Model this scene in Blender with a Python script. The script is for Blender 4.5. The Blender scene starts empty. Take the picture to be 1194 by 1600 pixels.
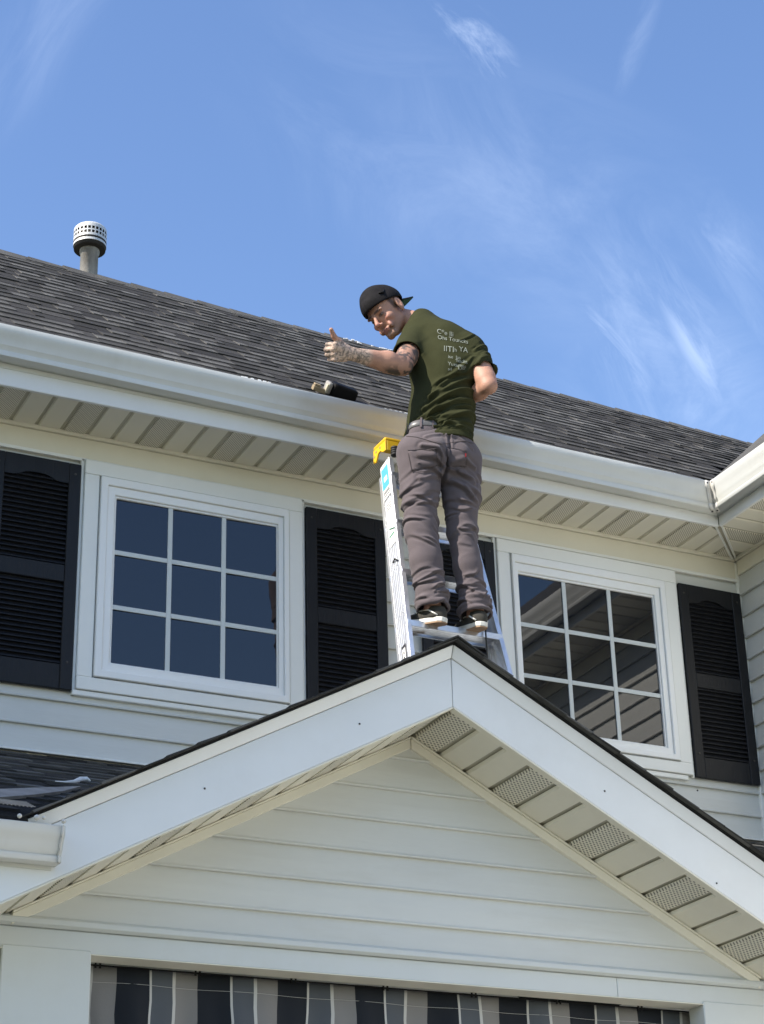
import bpy, bmesh, math, random
import numpy as np
from mathutils import Vector, Matrix
from mathutils.bvhtree import BVHTree
from math import sin, cos, tan, radians, pi, sqrt, atan2, floor

random.seed(7)
rng = np.random.default_rng(7)
S = bpy.context.scene
COL = S.collection

# ------------------------------------------------------------------ camera
YAW, PITCH, ROLL, FPX = radians(26.6), radians(25.4), radians(1.58), 3120.0
CAM = Vector((0, 0, 1.6))
fw = Vector((sin(YAW)*cos(PITCH), cos(YAW)*cos(PITCH), sin(PITCH)))
r0 = Vector((cos(YAW), -sin(YAW), 0)); u0 = r0.cross(fw)
RT = r0*cos(ROLL) - u0*sin(ROLL); UP = u0*cos(ROLL) + r0*sin(ROLL)
cd = bpy.data.cameras.new('camera'); cam = bpy.data.objects.new('camera', cd); COL.objects.link(cam)
m = Matrix((RT, UP, -fw)).transposed().to_4x4(); m.translation = CAM
cam.matrix_world = m
cd.sensor_fit = 'VERTICAL'; cd.sensor_height = 24; cd.lens = 24*FPX/1600
cd.clip_start = 0.1; cd.clip_end = 3000
S.camera = cam

def at(px, py, Y):
    """world point that lies on the plane y = Y and was surveyed at photo pixel (px, py)"""
    d = RT*((px-597)/FPX) - UP*((py-800)/FPX) + fw
    return CAM + d*(Y/d.y)

# ------------------------------------------------------------------ light
SUN = Vector((-1.0, -0.14, 0)).normalized()*cos(radians(41)) + Vector((0, 0, sin(radians(41))))
ld = bpy.data.lights.new('sun', 'SUN'); ld.energy = 4.9; ld.angle = radians(0.53); ld.color = (1, .93, .83)
sun = bpy.data.objects.new('sun', ld); COL.objects.link(sun)
sun.rotation_euler = SUN.to_track_quat('Z', 'Y').to_euler(); sun.location = (-20, 0, 30)

W = bpy.data.worlds.new('World'); S.world = W; W.use_nodes = True
nt = W.node_tree; nt.nodes.clear()
def N(t, **k):
    n = nt.nodes.new(t)
    for a, b in k.items(): setattr(n, a, b)
    return n
out = N('ShaderNodeOutputWorld'); bg = N('ShaderNodeBackground'); bg.inputs['Strength'].default_value = 0.15
sky = N('ShaderNodeTexSky', sky_type='NISHITA', sun_disc=False, sun_elevation=radians(41), sun_rotation=atan2(SUN.x, SUN.y) % (2*pi),
        altitude=0, air_density=1.15, dust_density=0.7, ozone_density=2.0)
hsv = N('ShaderNodeHueSaturation'); hsv.inputs['Saturation'].default_value = 1.12; hsv.inputs['Hue'].default_value = 0.508
nt.links.new(sky.outputs[0], hsv.inputs['Color'])
tc = N('ShaderNodeTexCoord')
sep = N('ShaderNodeSeparateXYZ'); nt.links.new(tc.outputs['Generated'], sep.inputs[0])
def M_(op, a, b=None, c=None):
    n = N('ShaderNodeMath', operation=op)
    for i, v in enumerate((a, b, c)):
        if v is None: continue
        if isinstance(v, (int, float)): n.inputs[i].default_value = v
        else: nt.links.new(v, n.inputs[i])
    return n.outputs[0]
az = M_('ARCTAN2', sep.outputs[0], sep.outputs[1])
el = M_('ARCSINE', sep.outputs[2])
def comb(x, y):
    n = N('ShaderNodeCombineXYZ'); nt.links.new(x, n.inputs[0]); nt.links.new(y, n.inputs[1]); return n.outputs[0]
azel = comb(az, el)
def azel_of(px, py):
    d = (RT*((px-597)/FPX) - UP*((py-800)/FPX) + fw).normalized()
    return atan2(d.x, d.y), math.asin(d.z)
cloud = None
def wisp(cx, cy, rx, ry, rot, amt, sx, sy, seed, lo, hi):
    """a patch of cirrus around one direction of the sky: stretched noise under a soft elliptic mask"""
    global cloud
    a, e = azel_of(cx, cy)
    mp = N('ShaderNodeMapping', vector_type='TEXTURE'); mp.inputs['Location'].default_value = (a, e, 0); mp.inputs['Rotation'].default_value = (0, 0, rot)
    nt.links.new(azel, mp.inputs[0])
    s2 = N('ShaderNodeMapping'); s2.inputs['Scale'].default_value = (1/rx, 1/ry, 1); nt.links.new(mp.outputs[0], s2.inputs[0])
    ln = N('ShaderNodeVectorMath', operation='LENGTH'); nt.links.new(s2.outputs[0], ln.inputs[0])
    mr = N('ShaderNodeMapRange', interpolation_type='SMOOTHSTEP'); mr.inputs[1].default_value = 1.0; mr.inputs[2].default_value = 0.1
    nt.links.new(ln.outputs['Value'], mr.inputs[0])
    s3 = N('ShaderNodeMapping'); s3.inputs['Scale'].default_value = (sx, sy, 1); s3.inputs['Location'].default_value = (seed, seed*.7, seed*.3); nt.links.new(mp.outputs[0], s3.inputs[0])
    nz = N('ShaderNodeTexNoise'); nz.inputs['Scale'].default_value = 1; nz.inputs['Detail'].default_value = 8; nz.inputs['Roughness'].default_value = .66; nz.inputs['Distortion'].default_value = .8
    nt.links.new(s3.outputs[0], nz.inputs['Vector'])
    m2 = N('ShaderNodeMapRange', interpolation_type='SMOOTHSTEP'); m2.inputs[1].default_value = lo; m2.inputs[2].default_value = hi; nt.links.new(nz.outputs[0], m2.inputs[0])
    v = M_('MULTIPLY', M_('MULTIPLY', mr.outputs[0], m2.outputs[0]), amt)
    cloud = v if cloud is None else M_('MAXIMUM', cloud, v)
# (pixel centre, half sizes in radians, rotation, amount, noise stretch)
wisp(955, 545, .048, .014, radians(-50), .24, 15, 42, 3.1, .38, .72)
wisp(1078, 520, .060, .015, radians(-70), .23, 14, 42, 9.1, .38, .72)
wisp(1040, 540, .10, .08, radians(-60), .16, 10, 22, 23.3, .34, .76)
wisp(1130, 430, .060, .045, radians(-50), .14, 9, 26, 5.2, .40, .80)
wisp(735, 55, .050, .020, radians(-42), .22, 16, 44, 6.4, .44, .76)
wisp(1000, 55, .045, .009, radians(58), .09, 16, 50, 2.2, .30, .75)
wisp(640, 230, .150, .080, radians(-25), .11, 6, 10, 11.7, .35, .80)
wisp(880, 330, .170, .080, radians(-30), .13, 6, 11, 14.9, .32, .78)
wisp(60, 60, .090, .035, radians(50), .07, 10, 22, 17.3, .32, .80)
wisp(1100, 620, .060, .060, radians(20), .22, 8, 12, 19.1, .30, .80)
mix = N('ShaderNodeMix', data_type='RGBA'); nt.links.new(cloud, mix.inputs[0]); nt.links.new(hsv.outputs[0], mix.inputs[6])
mix.inputs[7].default_value = (6.6, 7.4, 8.6, 1)
nt.links.new(mix.outputs[2], bg.inputs['Color']); nt.links.new(bg.outputs[0], out.inputs[0])

vs = S.view_settings; vs.view_transform = 'Standard'; vs.look = 'None'; vs.exposure = 0.74; vs.gamma = 1; vs.use_curve_mapping = False
S.render.engine = 'CYCLES'
S.cycles.max_bounces = 8; S.cycles.diffuse_bounces = 4; S.cycles.use_denoising = True

# ------------------------------------------------------------------ materials
def mat(name, col, rough=.5, metal=0, var=0.0, vscale=3.0, bump=0.0, bscale=60.0, spec=.5, obj_rand=0.0, dirt=0.0, dcol=(.2, .17, .12),
        dscale=2.5, stretch=(1, 1, 1), attr=None, island=0.0, ior=None, fine=0.0, sheen=0):
    M = bpy.data.materials.new(name); M.use_nodes = True; t = M.node_tree; b = t.nodes['Principled BSDF']
    L = t.links.new
    b.inputs['Roughness'].default_value = rough; b.inputs['Metallic'].default_value = metal
    b.inputs['Specular IOR Level'].default_value = spec
    if ior: b.inputs['IOR'].default_value = ior
    if sheen: b.inputs['Sheen Weight'].default_value = sheen
    g = t.nodes.new('ShaderNodeNewGeometry')
    mp = t.nodes.new('ShaderNodeMapping'); mp.inputs['Scale'].default_value = stretch; L(g.outputs['Position'], mp.inputs[0])
    def noise(s, d=5, r=.6):
        n = t.nodes.new('ShaderNodeTexNoise'); n.inputs['Scale'].default_value = s; n.inputs['Detail'].default_value = d; n.inputs['Roughness'].default_value = r
        L(mp.outputs[0], n.inputs['Vector']); return n.outputs[0]
    def mr(v, a, c, x, y):
        n = t.nodes.new('ShaderNodeMapRange'); L(v, n.inputs[0])
        for i, q in enumerate((a, c, x, y)): n.inputs[i+1].default_value = q
        return n.outputs[0]
    if attr:
        at_ = t.nodes.new('ShaderNodeAttribute'); at_.attribute_name = attr; c = at_.outputs['Color']
    else:
        rgb = t.nodes.new('ShaderNodeRGB'); rgb.outputs[0].default_value = (*col, 1); c = rgb.outputs[0]
    def mul(c, f):
        n = t.nodes.new('ShaderNodeVectorMath'); n.operation = 'SCALE'; L(c, n.inputs[0]); L(f, n.inputs['Scale']); return n.outputs[0]
    if var: c = mul(c, mr(noise(vscale), .3, .7, 1-var, 1+var))
    if fine: c = mul(c, mr(noise(bscale*2.2, 2), .3, .7, 1-fine, 1+fine))
    if obj_rand:
        o = t.nodes.new('ShaderNodeObjectInfo'); c = mul(c, mr(o.outputs['Random'], 0, 1, 1-obj_rand, 1+obj_rand))
    if island: c = mul(c, mr(g.outputs['Random Per Island'], 0, 1, 1-island, 1+island))
    if dirt:
        f = mr(noise(dscale, 8, .7), .52, .75, 0, dirt)
        n = t.nodes.new('ShaderNodeMix'); n.data_type = 'RGBA'; L(f, n.inputs[0]); L(c, n.inputs[6]); n.inputs[7].default_value = (*dcol, 1); c = n.outputs[2]
    L(c, b.inputs['Base Color'])
    if bump:
        bp = t.nodes.new('ShaderNodeBump'); bp.inputs['Strength'].default_value = bump; bp.inputs['Distance'].default_value = .01
        L(noise(bscale), bp.inputs['Height']); L(bp.outputs[0], b.inputs['Normal'])
    return M
MT = {}
MT['siding'] = mat('siding_vinyl', (.61, .615, .58), .55, var=.03, bump=.10, bscale=25, obj_rand=.03, dirt=.20, dcol=(.42, .38, .28), stretch=(.5, 1, 2.5))
MT['trim'] = mat('white_trim', (.82, .82, .78), .45, var=.02, bump=.04, bscale=14, dirt=.07, dcol=(.45, .42, .34))
MT['porch'] = mat('porch_trim_shaded', (.60, .62, .60), .5, var=.03, bump=.06, bscale=9, dirt=.18, dcol=(.40, .38, .30), dscale=3)  # darker, cooler copy of the white trim: dimmer light on the porch put into colour
MT['soffit'] = mat('soffit_vinyl', (.76, .725, .61), .5, var=.02, obj_rand=.02, bump=.05, bscale=30, dirt=.08, dcol=(.32, .28, .2))
MT['fascia'] = mat('aluminium_fascia', (.74, .745, .73), .36, var=.03, bump=.35, bscale=1.3, dirt=.12, dcol=(.5, .47, .4), spec=.6)
MT['gutter'] = mat('gutter_paint', (.63, .64, .61), .55, var=.03, bump=.05, bscale=3, dirt=.22, dcol=(.42, .40, .33), dscale=5, stretch=(1, 1, .4))
MT['seal'] = mat('gutter_sealant', (.62, .60, .55), .6, dirt=.3, dcol=(.2, .17, .13), dscale=18)
MT['screw'] = mat('dark_screw', (.04, .035, .03), .5)
MT['shutter'] = mat('black_shutter', (.010, .0105, .013), .5, spec=.3, var=.12, vscale=4, bump=.25, bscale=18, stretch=(6, 1, .6))
MT['gap'] = mat('dark_matte', (.05, .045, .04), .9)  # dark brown base colour of the fascia screws, vent collar and vent core
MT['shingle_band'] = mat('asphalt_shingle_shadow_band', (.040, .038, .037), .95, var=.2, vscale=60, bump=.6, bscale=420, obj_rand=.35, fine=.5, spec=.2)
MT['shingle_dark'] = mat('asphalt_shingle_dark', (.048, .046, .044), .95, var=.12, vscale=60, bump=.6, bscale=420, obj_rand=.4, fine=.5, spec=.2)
MT['shingle'] = mat('asphalt_shingle', (.086, .084, .079), .95, var=.30, vscale=3.2, bump=.6, bscale=420, obj_rand=.62, fine=.45, spec=.2)
MT['shingle_s'] = mat('asphalt_shingle_field', (.086, .084, .079), .95, var=.30, vscale=3.2, bump=.6, bscale=420, island=.62, fine=.45, spec=.2)
MT['underlay'] = mat('shingle_underlayer', (.018, .018, .018), .95, var=.2, vscale=40, bump=.6, bscale=420, fine=.3, spec=.2)
MT['sash'] = mat('window_sash', (.86, .86, .84), .35, var=.01)
MT['muntin'] = mat('window_grid', (.60, .63, .62), .4)
MT['glass'] = mat('window_glass', (.004, .006, .011), .012, ior=1.78, bump=.03, bscale=1.6, spec=.5)
MT['alum'] = mat('ladder_aluminium', (.80, .81, .83), .34, metal=.75, var=.12, vscale=12, bump=.15, bscale=30, dirt=.35, dcol=(.45, .43, .4), dscale=14, stretch=(3, 3, .5))
MT['alum2'] = mat('ladder_tread', (.72, .74, .78), .28, metal=.85, var=.1, vscale=9, bump=.1, bscale=30)
MT['yellow'] = mat('yellow_plastic', (.80, .47, .02), .42, var=.08, vscale=15, dirt=.2, dcol=(.4, .22, .03), dscale=20)
MT['rubber'] = mat('black_rubber', (.012, .012, .012), .65)
MT['lab_blue'] = mat('label_blue', (.10, .42, .80), .4); MT['lab_white'] = mat('label_white', (.8, .8, .78), .45)
MT['lab_green'] = mat('label_green', (.05, .25, .15), .5); MT['ink'] = mat('label_ink', (.03, .03, .04), .6)
MT['shirt'] = mat('olive_shirt', (.036, .038, .017), .9, var=.10, vscale=9, bump=.18, bscale=260, spec=.08)
MT['print'] = mat('shirt_print', (.24, .26, .22), .85, var=.35, vscale=30, spec=.1)
MT['pants'] = mat('taupe_trousers', (.112, .093, .098), .9, var=.08, vscale=12, bump=.18, bscale=300, spec=.15, sheen=.1)
MT['seam'] = mat('trouser_seam', (.07, .058, .06), .9)
MT['belt'] = mat('leather_belt', (.12, .115, .11), .38, var=.2, vscale=30)
MT['red'] = mat('red_tag', (.45, .02, .03), .7)
MT['capcloth'] = mat('black_cap_cloth', (.010, .009, .010), .85, var=.5, vscale=14, bump=.2, bscale=200, spec=.2)
MT['brimgreen'] = mat('brim_underside', (.012, .06, .028), .85)
MT['skin'] = mat('skin', (.5, .3, .2), .58, attr='skin_col', bump=.12, bscale=90, spec=.35, fine=.05)
MT['skin'].node_tree.nodes['Principled BSDF'].inputs['Subsurface Weight'].default_value = .06
MT['skin'].node_tree.nodes['Principled BSDF'].inputs['Subsurface Radius'].default_value = (.01, .004, .002)
MT['shoe'] = mat('black_suede_shoe', (.035, .032, .025), .85, bump=.2, bscale=200)
MT['sole'] = mat('white_rubber_sole', (.72, .70, .64), .6, dirt=.2, dcol=(.35, .3, .2), dscale=22)
MT['gum'] = mat('gum_outsole', (.30, .19, .11), .7)
MT['flash'] = mat('weathered_flashing', (.30, .27, .24), .8, var=.2, vscale=12, dirt=.4, dcol=(.1, .09, .08))
MT['galv'] = mat('weathered_pipe', (.33, .31, .28), .62, metal=.25, var=.25, vscale=22, dirt=.7, dcol=(.15, .12, .09), dscale=14, stretch=(1, 1, .3))
MT['ventcap'] = mat('vent_cap_metal', (.62, .62, .60), .45, metal=.15, var=.08, dirt=.2, dscale=20)
MT['black'] = mat('black_plastic', (.005, .005, .005), .6, var=.2, spec=.15)
MT['wood'] = mat('raw_wood', (.26, .20, .12), .8, var=.2, vscale=30)
MT['tape'] = mat('cream_debris', (.42, .38, .28), .7, var=.2, vscale=40)
MT['st_taupe'] = mat('stripe_taupe', (.21, .20, .19), .9, bump=.1, bscale=200, var=.06)
MT['st_navy'] = mat('stripe_navy', (.007, .010, .016), .9, bump=.1, bscale=200)
MT['st_grey'] = mat('stripe_grey', (.08, .088, .10), .9, bump=.1, bscale=200, var=.06)
MT['st_white'] = mat('stripe_white', (.50, .49, .46), .9)
MT['bark'] = mat('bark', (.10, .075, .05), .9, var=.3, bump=.6, bscale=20)
MT['leaf'] = mat('leaf', (.05, .085, .02), .6, island=.4)
MT['lawn'] = mat('lawn', (.052, .058, .022), .95, var=.35, vscale=.6, fine=.3, bscale=8, bump=.6)
MT['concrete'] = mat('concrete', (.26, .25, .23), .9, var=.1, vscale=2, bump=.3, bscale=60, dirt=.3, dcol=(.2, .18, .15))
MT['tan'] = mat('curtain_dark_gap', (.03, .03, .03), .9)

def perforated(nm='perforated_soffit', sc=88, dk=.18):
    M = mat(nm, (.75, .715, .60), .5, var=.02)
    t = M.node_tree; b = t.nodes['Principled BSDF']; L = t.links.new
    src = b.inputs['Base Color'].links[0].from_socket
    g = t.nodes.new('ShaderNodeNewGeometry'); mp = t.nodes.new('ShaderNodeMapping'); mp.inputs['Rotation'].default_value = (0, 0, radians(45))
    fl = t.nodes.new('ShaderNodeVectorMath'); fl.operation = 'MULTIPLY'; fl.inputs[1].default_value = (1, 1, 0); L(g.outputs['Position'], fl.inputs[0])
    mp.inputs['Scale'].default_value = (sc, sc, 1)
    L(fl.outputs[0], mp.inputs[0])
    v = t.nodes.new('ShaderNodeTexVoronoi'); v.voronoi_dimensions = '2D'; v.inputs['Scale'].default_value = 1; v.inputs['Randomness'].default_value = 0
    L(mp.outputs[0], v.inputs['Vector'])
    r = t.nodes.new('ShaderNodeMapRange'); L(v.outputs['Distance'], r.inputs[0]); r.inputs[1].default_value = .26; r.inputs[2].default_value = .36; r.inputs[3].default_value = 0; r.inputs[4].default_value = 1
    m = t.nodes.new('ShaderNodeMix'); m.data_type = 'RGBA'; L(r.outputs[0], m.inputs[0]); m.inputs[6].default_value = (dk, dk*.9, dk*.75, 1); L(src, m.inputs[7])
    L(m.outputs[2], b.inputs['Base Color'])
    return M
MT['perf'] = perforated(); MT['perf2'] = perforated('perforated_rake_soffit', 66, .15)
MT['groove_shade'] = mat('soffit_groove_shade', (.47, .44, .34), .6)  # darker than the soffit panels: shade of the recesses put into the colour

# ------------------------------------------------------------------ mesh helpers
class MB:
    def __init__(s): s.v = []; s.f = []; s.mi = []
    def add(s, vs, fs, mi=0):
        o = len(s.v); s.v += [tuple(p) for p in vs]; s.f += [tuple(i+o for i in f) for f in fs]; s.mi += [mi]*len(fs); return s
    def box(s, x0, x1, y0, y1, z0, z1, mi=0):
        return s.add([(x, y, z) for x in (x0, x1) for y in (y0, y1) for z in (z0, z1)],
                     [(0, 1, 3, 2), (4, 6, 7, 5), (0, 4, 5, 1), (2, 3, 7, 6), (0, 2, 6, 4), (1, 5, 7, 3)], mi)
    def prism(s, prof, A, B, mi=0):
        """prof: list of points; A, B functions point -> world at both ends"""
        n = len(prof); vs = [A(p) for p in prof] + [B(p) for p in prof]
        return s.add(vs, [tuple(range(n))[::-1], tuple(range(n, 2*n))] + [(i, (i+1) % n, (i+1) % n+n, i+n) for i in range(n)], mi)
    def beam(s, a, b, wv, hv, mi=0, b2=None):
        """box from a to b whose section is the parallelogram wv x hv centred on the axis"""
        a, b, wv, hv = map(Vector, (a, b, wv, hv)); c = [(-.5, -.5), (.5, -.5), (.5, .5), (-.5, .5)]
        return s.prism(c, lambda p: a+wv*p[0]+hv*p[1], lambda p: b+wv*p[0]+hv*p[1], mi)
    def lathe(s, prof, c, n=24, mi=0, axis=None):
        c = Vector(c); Q = Vector((0, 0, 1)).rotation_difference(Vector(axis)) if axis else None
        vs = []
        for r, z in prof:
            for i in range(n):
                p = Vector((r*cos(2*pi*i/n), r*sin(2*pi*i/n), z))
                if Q: p = Q @ p
                vs.append(c+p)
        fs = [(j*n+i, j*n+(i+1) % n, (j+1)*n+(i+1) % n, (j+1)*n+i) for j in range(len(prof)-1) for i in range(n)]
        return s.add(vs, fs, mi)
    def tube(s, pts, r, n=8, mi=0):
        pts = [Vector(p) for p in pts]; vs = []
        for k, p in enumerate(pts):
            d = (pts[min(k+1, len(pts)-1)]-pts[max(k-1, 0)]).normalized()
            a = d.cross(Vector((0, 0, 1)) if abs(d.z) < .9 else Vector((1, 0, 0))).normalized(); b = d.cross(a)
            rr = r[k] if isinstance(r, (list, tuple)) else r
            vs += [p+a*cos(2*pi*i/n)*rr+b*sin(2*pi*i/n)*rr for i in range(n)]
        fs = [(j*n+i, j*n+(i+1) % n, (j+1)*n+(i+1) % n, (j+1)*n+i) for j in range(len(pts)-1) for i in range(n)]
        fs += [tuple(range(n))[::-1], tuple(range((len(pts)-1)*n, len(pts)*n))]
        return s.add(vs, fs, mi)
    def mesh(s, name, mats):
        me = bpy.data.meshes.new(name); me.from_pydata(s.v, [], s.f)
        for q in (mats if isinstance(mats, (list, tuple)) else [mats]): me.materials.append(MT[q])
        if any(s.mi): me.polygons.foreach_set('material_index', s.mi)
        me.validate(); me.update()
        bm = bmesh.new(); bm.from_mesh(me); bmesh.ops.recalc_face_normals(bm, faces=bm.faces); bm.to_mesh(me); bm.free()
        return me
    def build(s, name, mats, parent=None, smooth=False, bevel=0, seg=1, label=None, kind=None, solid=0):
        return link(name, s.mesh(name, mats), parent, smooth, bevel, seg, label, kind, solid)
def link(name, me, parent=None, smooth=False, bevel=0, seg=1, label=None, kind=None, solid=0):
    o = bpy.data.objects.new(name, me); COL.objects.link(o)
    if smooth: me.polygons.foreach_set('use_smooth', [True]*len(me.polygons))
    if parent: setp(o, parent)
    if solid:
        q = o.modifiers.new('solid', 'SOLIDIFY'); q.thickness = solid; q.offset = 0
    if bevel:
        q = o.modifiers.new('bevel', 'BEVEL'); q.width = bevel; q.segments = seg; q.limit_method = 'ANGLE'; q.angle_limit = radians(40)
    if label: o['label'] = label
    if kind: o['kind'] = kind
    return o
def wloc(o):
    v = Vector(o.location)
    while o.parent: o = o.parent; v += Vector(o.location)
    return v
def setp(o, parent):
    o.parent = parent; o.matrix_parent_inverse = Matrix.Translation(-wloc(parent)) if parent.type == 'EMPTY' and not parent.parent else Matrix.Identity(4)
def thing(name, loc, label, cat, group=None):
    o = bpy.data.objects.new(name, None); COL.objects.link(o); o.location = loc; o.empty_display_size = .2
    o['label'] = label; o['category'] = cat
    if group: o['group'] = group
    return o
def tag(o, label, cat, kind=None):
    o['label'] = label; o['category'] = cat
    if kind: o['kind'] = kind
    return o

# ------------------------------------------------------------------ ground
g = MB(); g.add([(-900, -900, 0), (900, -900, 0), (900, 900, 0), (-900, 900, 0)], [(0, 1, 2, 3)])
o = g.build('ground', 'lawn'); o['kind'] = 'structure'
g = MB().box(1.2, 6.2, -6, 6.6, -.05, .12); o = g.build('path', 'concrete', bevel=.01); o['kind'] = 'structure'

# ------------------------------------------------------------------ house
HW = 8.8             # plane of the upper front wall
XC = 6.75            # side wall of the projecting wing
ZS = 6.39            # soffit height
FY = 8.42            # fascia plane of the main eave
FX = 6.37            # fascia plane of the wing eave
EXPO = .1345         # siding exposure
house = thing('house', (4.5, 8.8, 0), 'two-storey house with white vinyl siding, black louvred shutters, gabled porch and dark grey shingle roof', 'house')

def siding(parent, z0, z1, a0, a1, P, slope=None, lip=.019):
    """boards from z0 up; P(a, out, z) -> world; each one board, tapered and lapped, with a rolled butt edge"""
    z = z0
    while z < z1-.02:
        zt = min(z+EXPO, z1)
        l0, l1, r0_, r1 = a0, a0, a1, a1
        if slope: l0, l1, r0_, r1 = slope(z, zt)
        j = random.uniform(-.0012, .0012)
        prof = [(0, z), (lip+j, z+.0), (lip+.0015+j, z+.005), (lip-.0035+j, z+.013), (lip*.5, z+.075), (.001, zt), (0, zt)]
        def end(l, r, zz, z=z, zt=zt): return l+(r-l)*(zz-z)/(zt-z)
        MB().prism(prof, lambda p: P(end(l0, l1, p[1]), p[0], p[1]), lambda p: P(end(r0_, r1, p[1]), p[0], p[1])).build('siding_board', 'siding', parent)
        z += EXPO
# main front wall
wall = MB().box(-2.5, XC+.2, HW, HW+.15, 0, ZS+.02).build('wall', 'trim', house)
siding(wall, 4.664, 6.235, -.6, XC, lambda a, o, z: (a, HW-.001-o, z))
MB().box(-.6, XC, HW-.022, HW-.001, 4.632, 4.662).build('starter_strip', 'trim', wall, bevel=.003)
MB().box(-.6, XC-.02, HW-.018, HW-.001, 6.242, ZS-.026).build('frieze_board', 'soffit', wall, bevel=.002)
MB().box(-.6, XC-.02, HW-.030, HW-.019, 6.232, 6.250).build('frieze_trim', 'trim', wall, bevel=.002)
MB().box(-.6, XC-.02, HW-.034, HW-.002, ZS-.024, ZS-.002).build('soffit_channel', 'soffit', wall, bevel=.003)
# wing side wall, running towards the camera
wing = MB().box(XC, XC+.15, 2.5, HW, 0, ZS+.02).build('wing_wall', 'trim', house)
siding(wing, 4.664-EXPO*4, 6.27, 2.5, HW-.02, lambda a, o, z: (XC-.001-o, a, z))
MB().box(XC-.018, XC-.001, 2.5, HW-.03, 6.275, ZS-.026).build('frieze_board', 'soffit', wing, bevel=.002)
MB().box(XC-.034, XC-.002, 2.5, HW-.036, ZS-.024, ZS-.002).build('soffit_channel', 'soffit', wing, bevel=.003)
MB().box(XC-.026, XC-.002, HW-.027, HW-.003, 4.5, ZS-.03).build('corner_post', 'trim', wall, bevel=.003)
# rest of the wing and body so that the house is a solid from other sides
MB().box(XC, 14, 2.35, 2.5, 0, ZS+.02).build('wing_front_wall', 'siding', house)

# soffits ------------------------------------------------------------
sof = MB().box(-2.5, XC, FY+.021, HW, ZS-.001, ZS+.012).build('soffit', 'groove_shade', house)
PW = .1333
def soffit_panel(parent, a0, a1, b0, b1, P, perf, cut=None, pm='perf'):
    """one raised rib-to-rib face of vinyl soffit, P(a, b, down)"""
    g = .008
    c0, c1 = (b0, b1)
    aa = [a0+g, a0+g+.007, a1-g-.005, a1-g]; dd = [0, .008, .007, 0]
    prof = list(zip(aa, dd))
    e = cut if cut else (lambda a: b1)
    MB().prism(prof, lambda p: P(p[0], b0(p[0]) if callable(b0) else b0, p[1]), lambda p: P(p[0], e(p[0]), p[1])).build('soffit_panel', pm if perf else 'soffit', parent)
x = 2.31-PW*22; k = -22
while x < XC-.03:
    x1 = min(x+PW, XC-.03)
    def near(a): return max(FY+.0205, a-XC+HW+.02)          # mitre strip on the diagonal
    if x1 > FX: soffit_panel(sof, x, x1, near, None, lambda a, b, d: (a, b, ZS-d), (k % 3) == 2, cut=lambda a: HW-.034)
    else: soffit_panel(sof, x, x1, FY+.0205, HW-.034, lambda a, b, d: (a, b, ZS-d), (k % 3) == 2)
    x += PW; k += 1
wsof = MB().box(FX+.021, XC, 2.5, FY+.0205, ZS-.001, ZS+.012).build('wing_soffit', 'groove_shade', house)
y = HW-.11; k = 0
while y > 2.6:
    def near2(b): return max(FX+.0205, b-HW+XC+.02)
    if y > FY: soffit_panel(wsof, y-PW, y, near2, None, lambda a, b, d: (b, a, ZS-d), (k % 3) == 1, cut=lambda a: XC-.034)
    else: soffit_panel(wsof, y-PW, y, FX+.0205, XC-.034, lambda a, b, d: (b, a, ZS-d), (k % 3) == 1)
    y -= PW; k += 1
for s in (-1, 1):
    MB().beam((FX+.012*s, FY-.012*s+0, ZS-.010), (XC-.03+.012*s*.6, HW-.03-.012*s*.6, ZS-.010), (.011*.7, -.011*.7, 0), (0, 0, .012)).build('mitre_strip', 'trim', sof)

# fascias and gutters -------------------------------------------------
def gz(x): return 6.495-.0135*(x-2.1)                 # bottom of the main gutter, pitched to the inside corner
MB().add([(-2.5, FY, ZS-.012), (FX, FY, ZS-.012), (FX, FY, 6.62), (-2.5, FY, 6.68), (-2.5, FY+.02, ZS-.012), (FX, FY+.02, ZS-.012), (FX, FY+.02, 6.62), (-2.5, FY+.02, 6.68)],
         [(0, 1, 2, 3), (4, 7, 6, 5), (0, 4, 5, 1), (3, 2, 6, 7), (0, 3, 7, 4), (1, 5, 6, 2)]).build('fascia', 'fascia', house, bevel=.003)
MB().box(FX, FX+.02, 2.5, FY-.001, ZS-.012, 6.62).build('fascia', 'fascia', house, bevel=.003)
GP = [(.001, .004), (.030, .003), (.078, 0), (.083, .002), (.0825, .020), (.0825, .026), (.075, .031), (.078, .038), (.0915, .055), (.0955, .072), (.102, .088), (.110, .101), (.1165, .112), (.120, .124), (.1205, .146), (.1195, .152), (.115, .154), (.110, .151), (.109, .145)]
def gutter_seg(parent, PA, PB, name='gutter_section', mats='gutter', n=1):
    vs = []
    for i in range(n+1):
        t = i/n
        for p in GP:
            a, b = Vector(PA(p)), Vector(PB(p)); q = a+(b-a)*t
            vs.append(q)
    L = len(GP); fs = [(i*L+j, (i+1)*L+j, (i+1)*L+j+1, i*L+j+1) for i in range(n) for j in range(L-1)]
    o = MB().add(vs, fs).build(name, mats, parent, smooth=True, solid=.0018); o.data.set_sharp_from_angle(angle=radians(24)); return o
gut = MB().box(-2.3, FX-.13, FY-.004, FY-.001, 6.47, 6.60).build('gutter', 'gutter', house)
joins = [-2.5, 1.35, 4.62, None]
gutter_seg(gut, lambda p: (-2.5, FY-p[0], gz(-2.5)+p[1]), lambda p: (4.62, FY-p[0], gz(4.62)+p[1]), n=6)
gutter_seg(gut, lambda p: (4.60, FY-p[0]*1.012, gz(4.60)-.001+p[1]), lambda p: (FX-p[0], FY-p[0], gz(FX)+p[1]), n=3)
wgut = MB().box(FX-.004, FX-.001, 2.5, FY-.13, 6.45, 6.58).build('wing_gutter', 'gutter', house)
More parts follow.
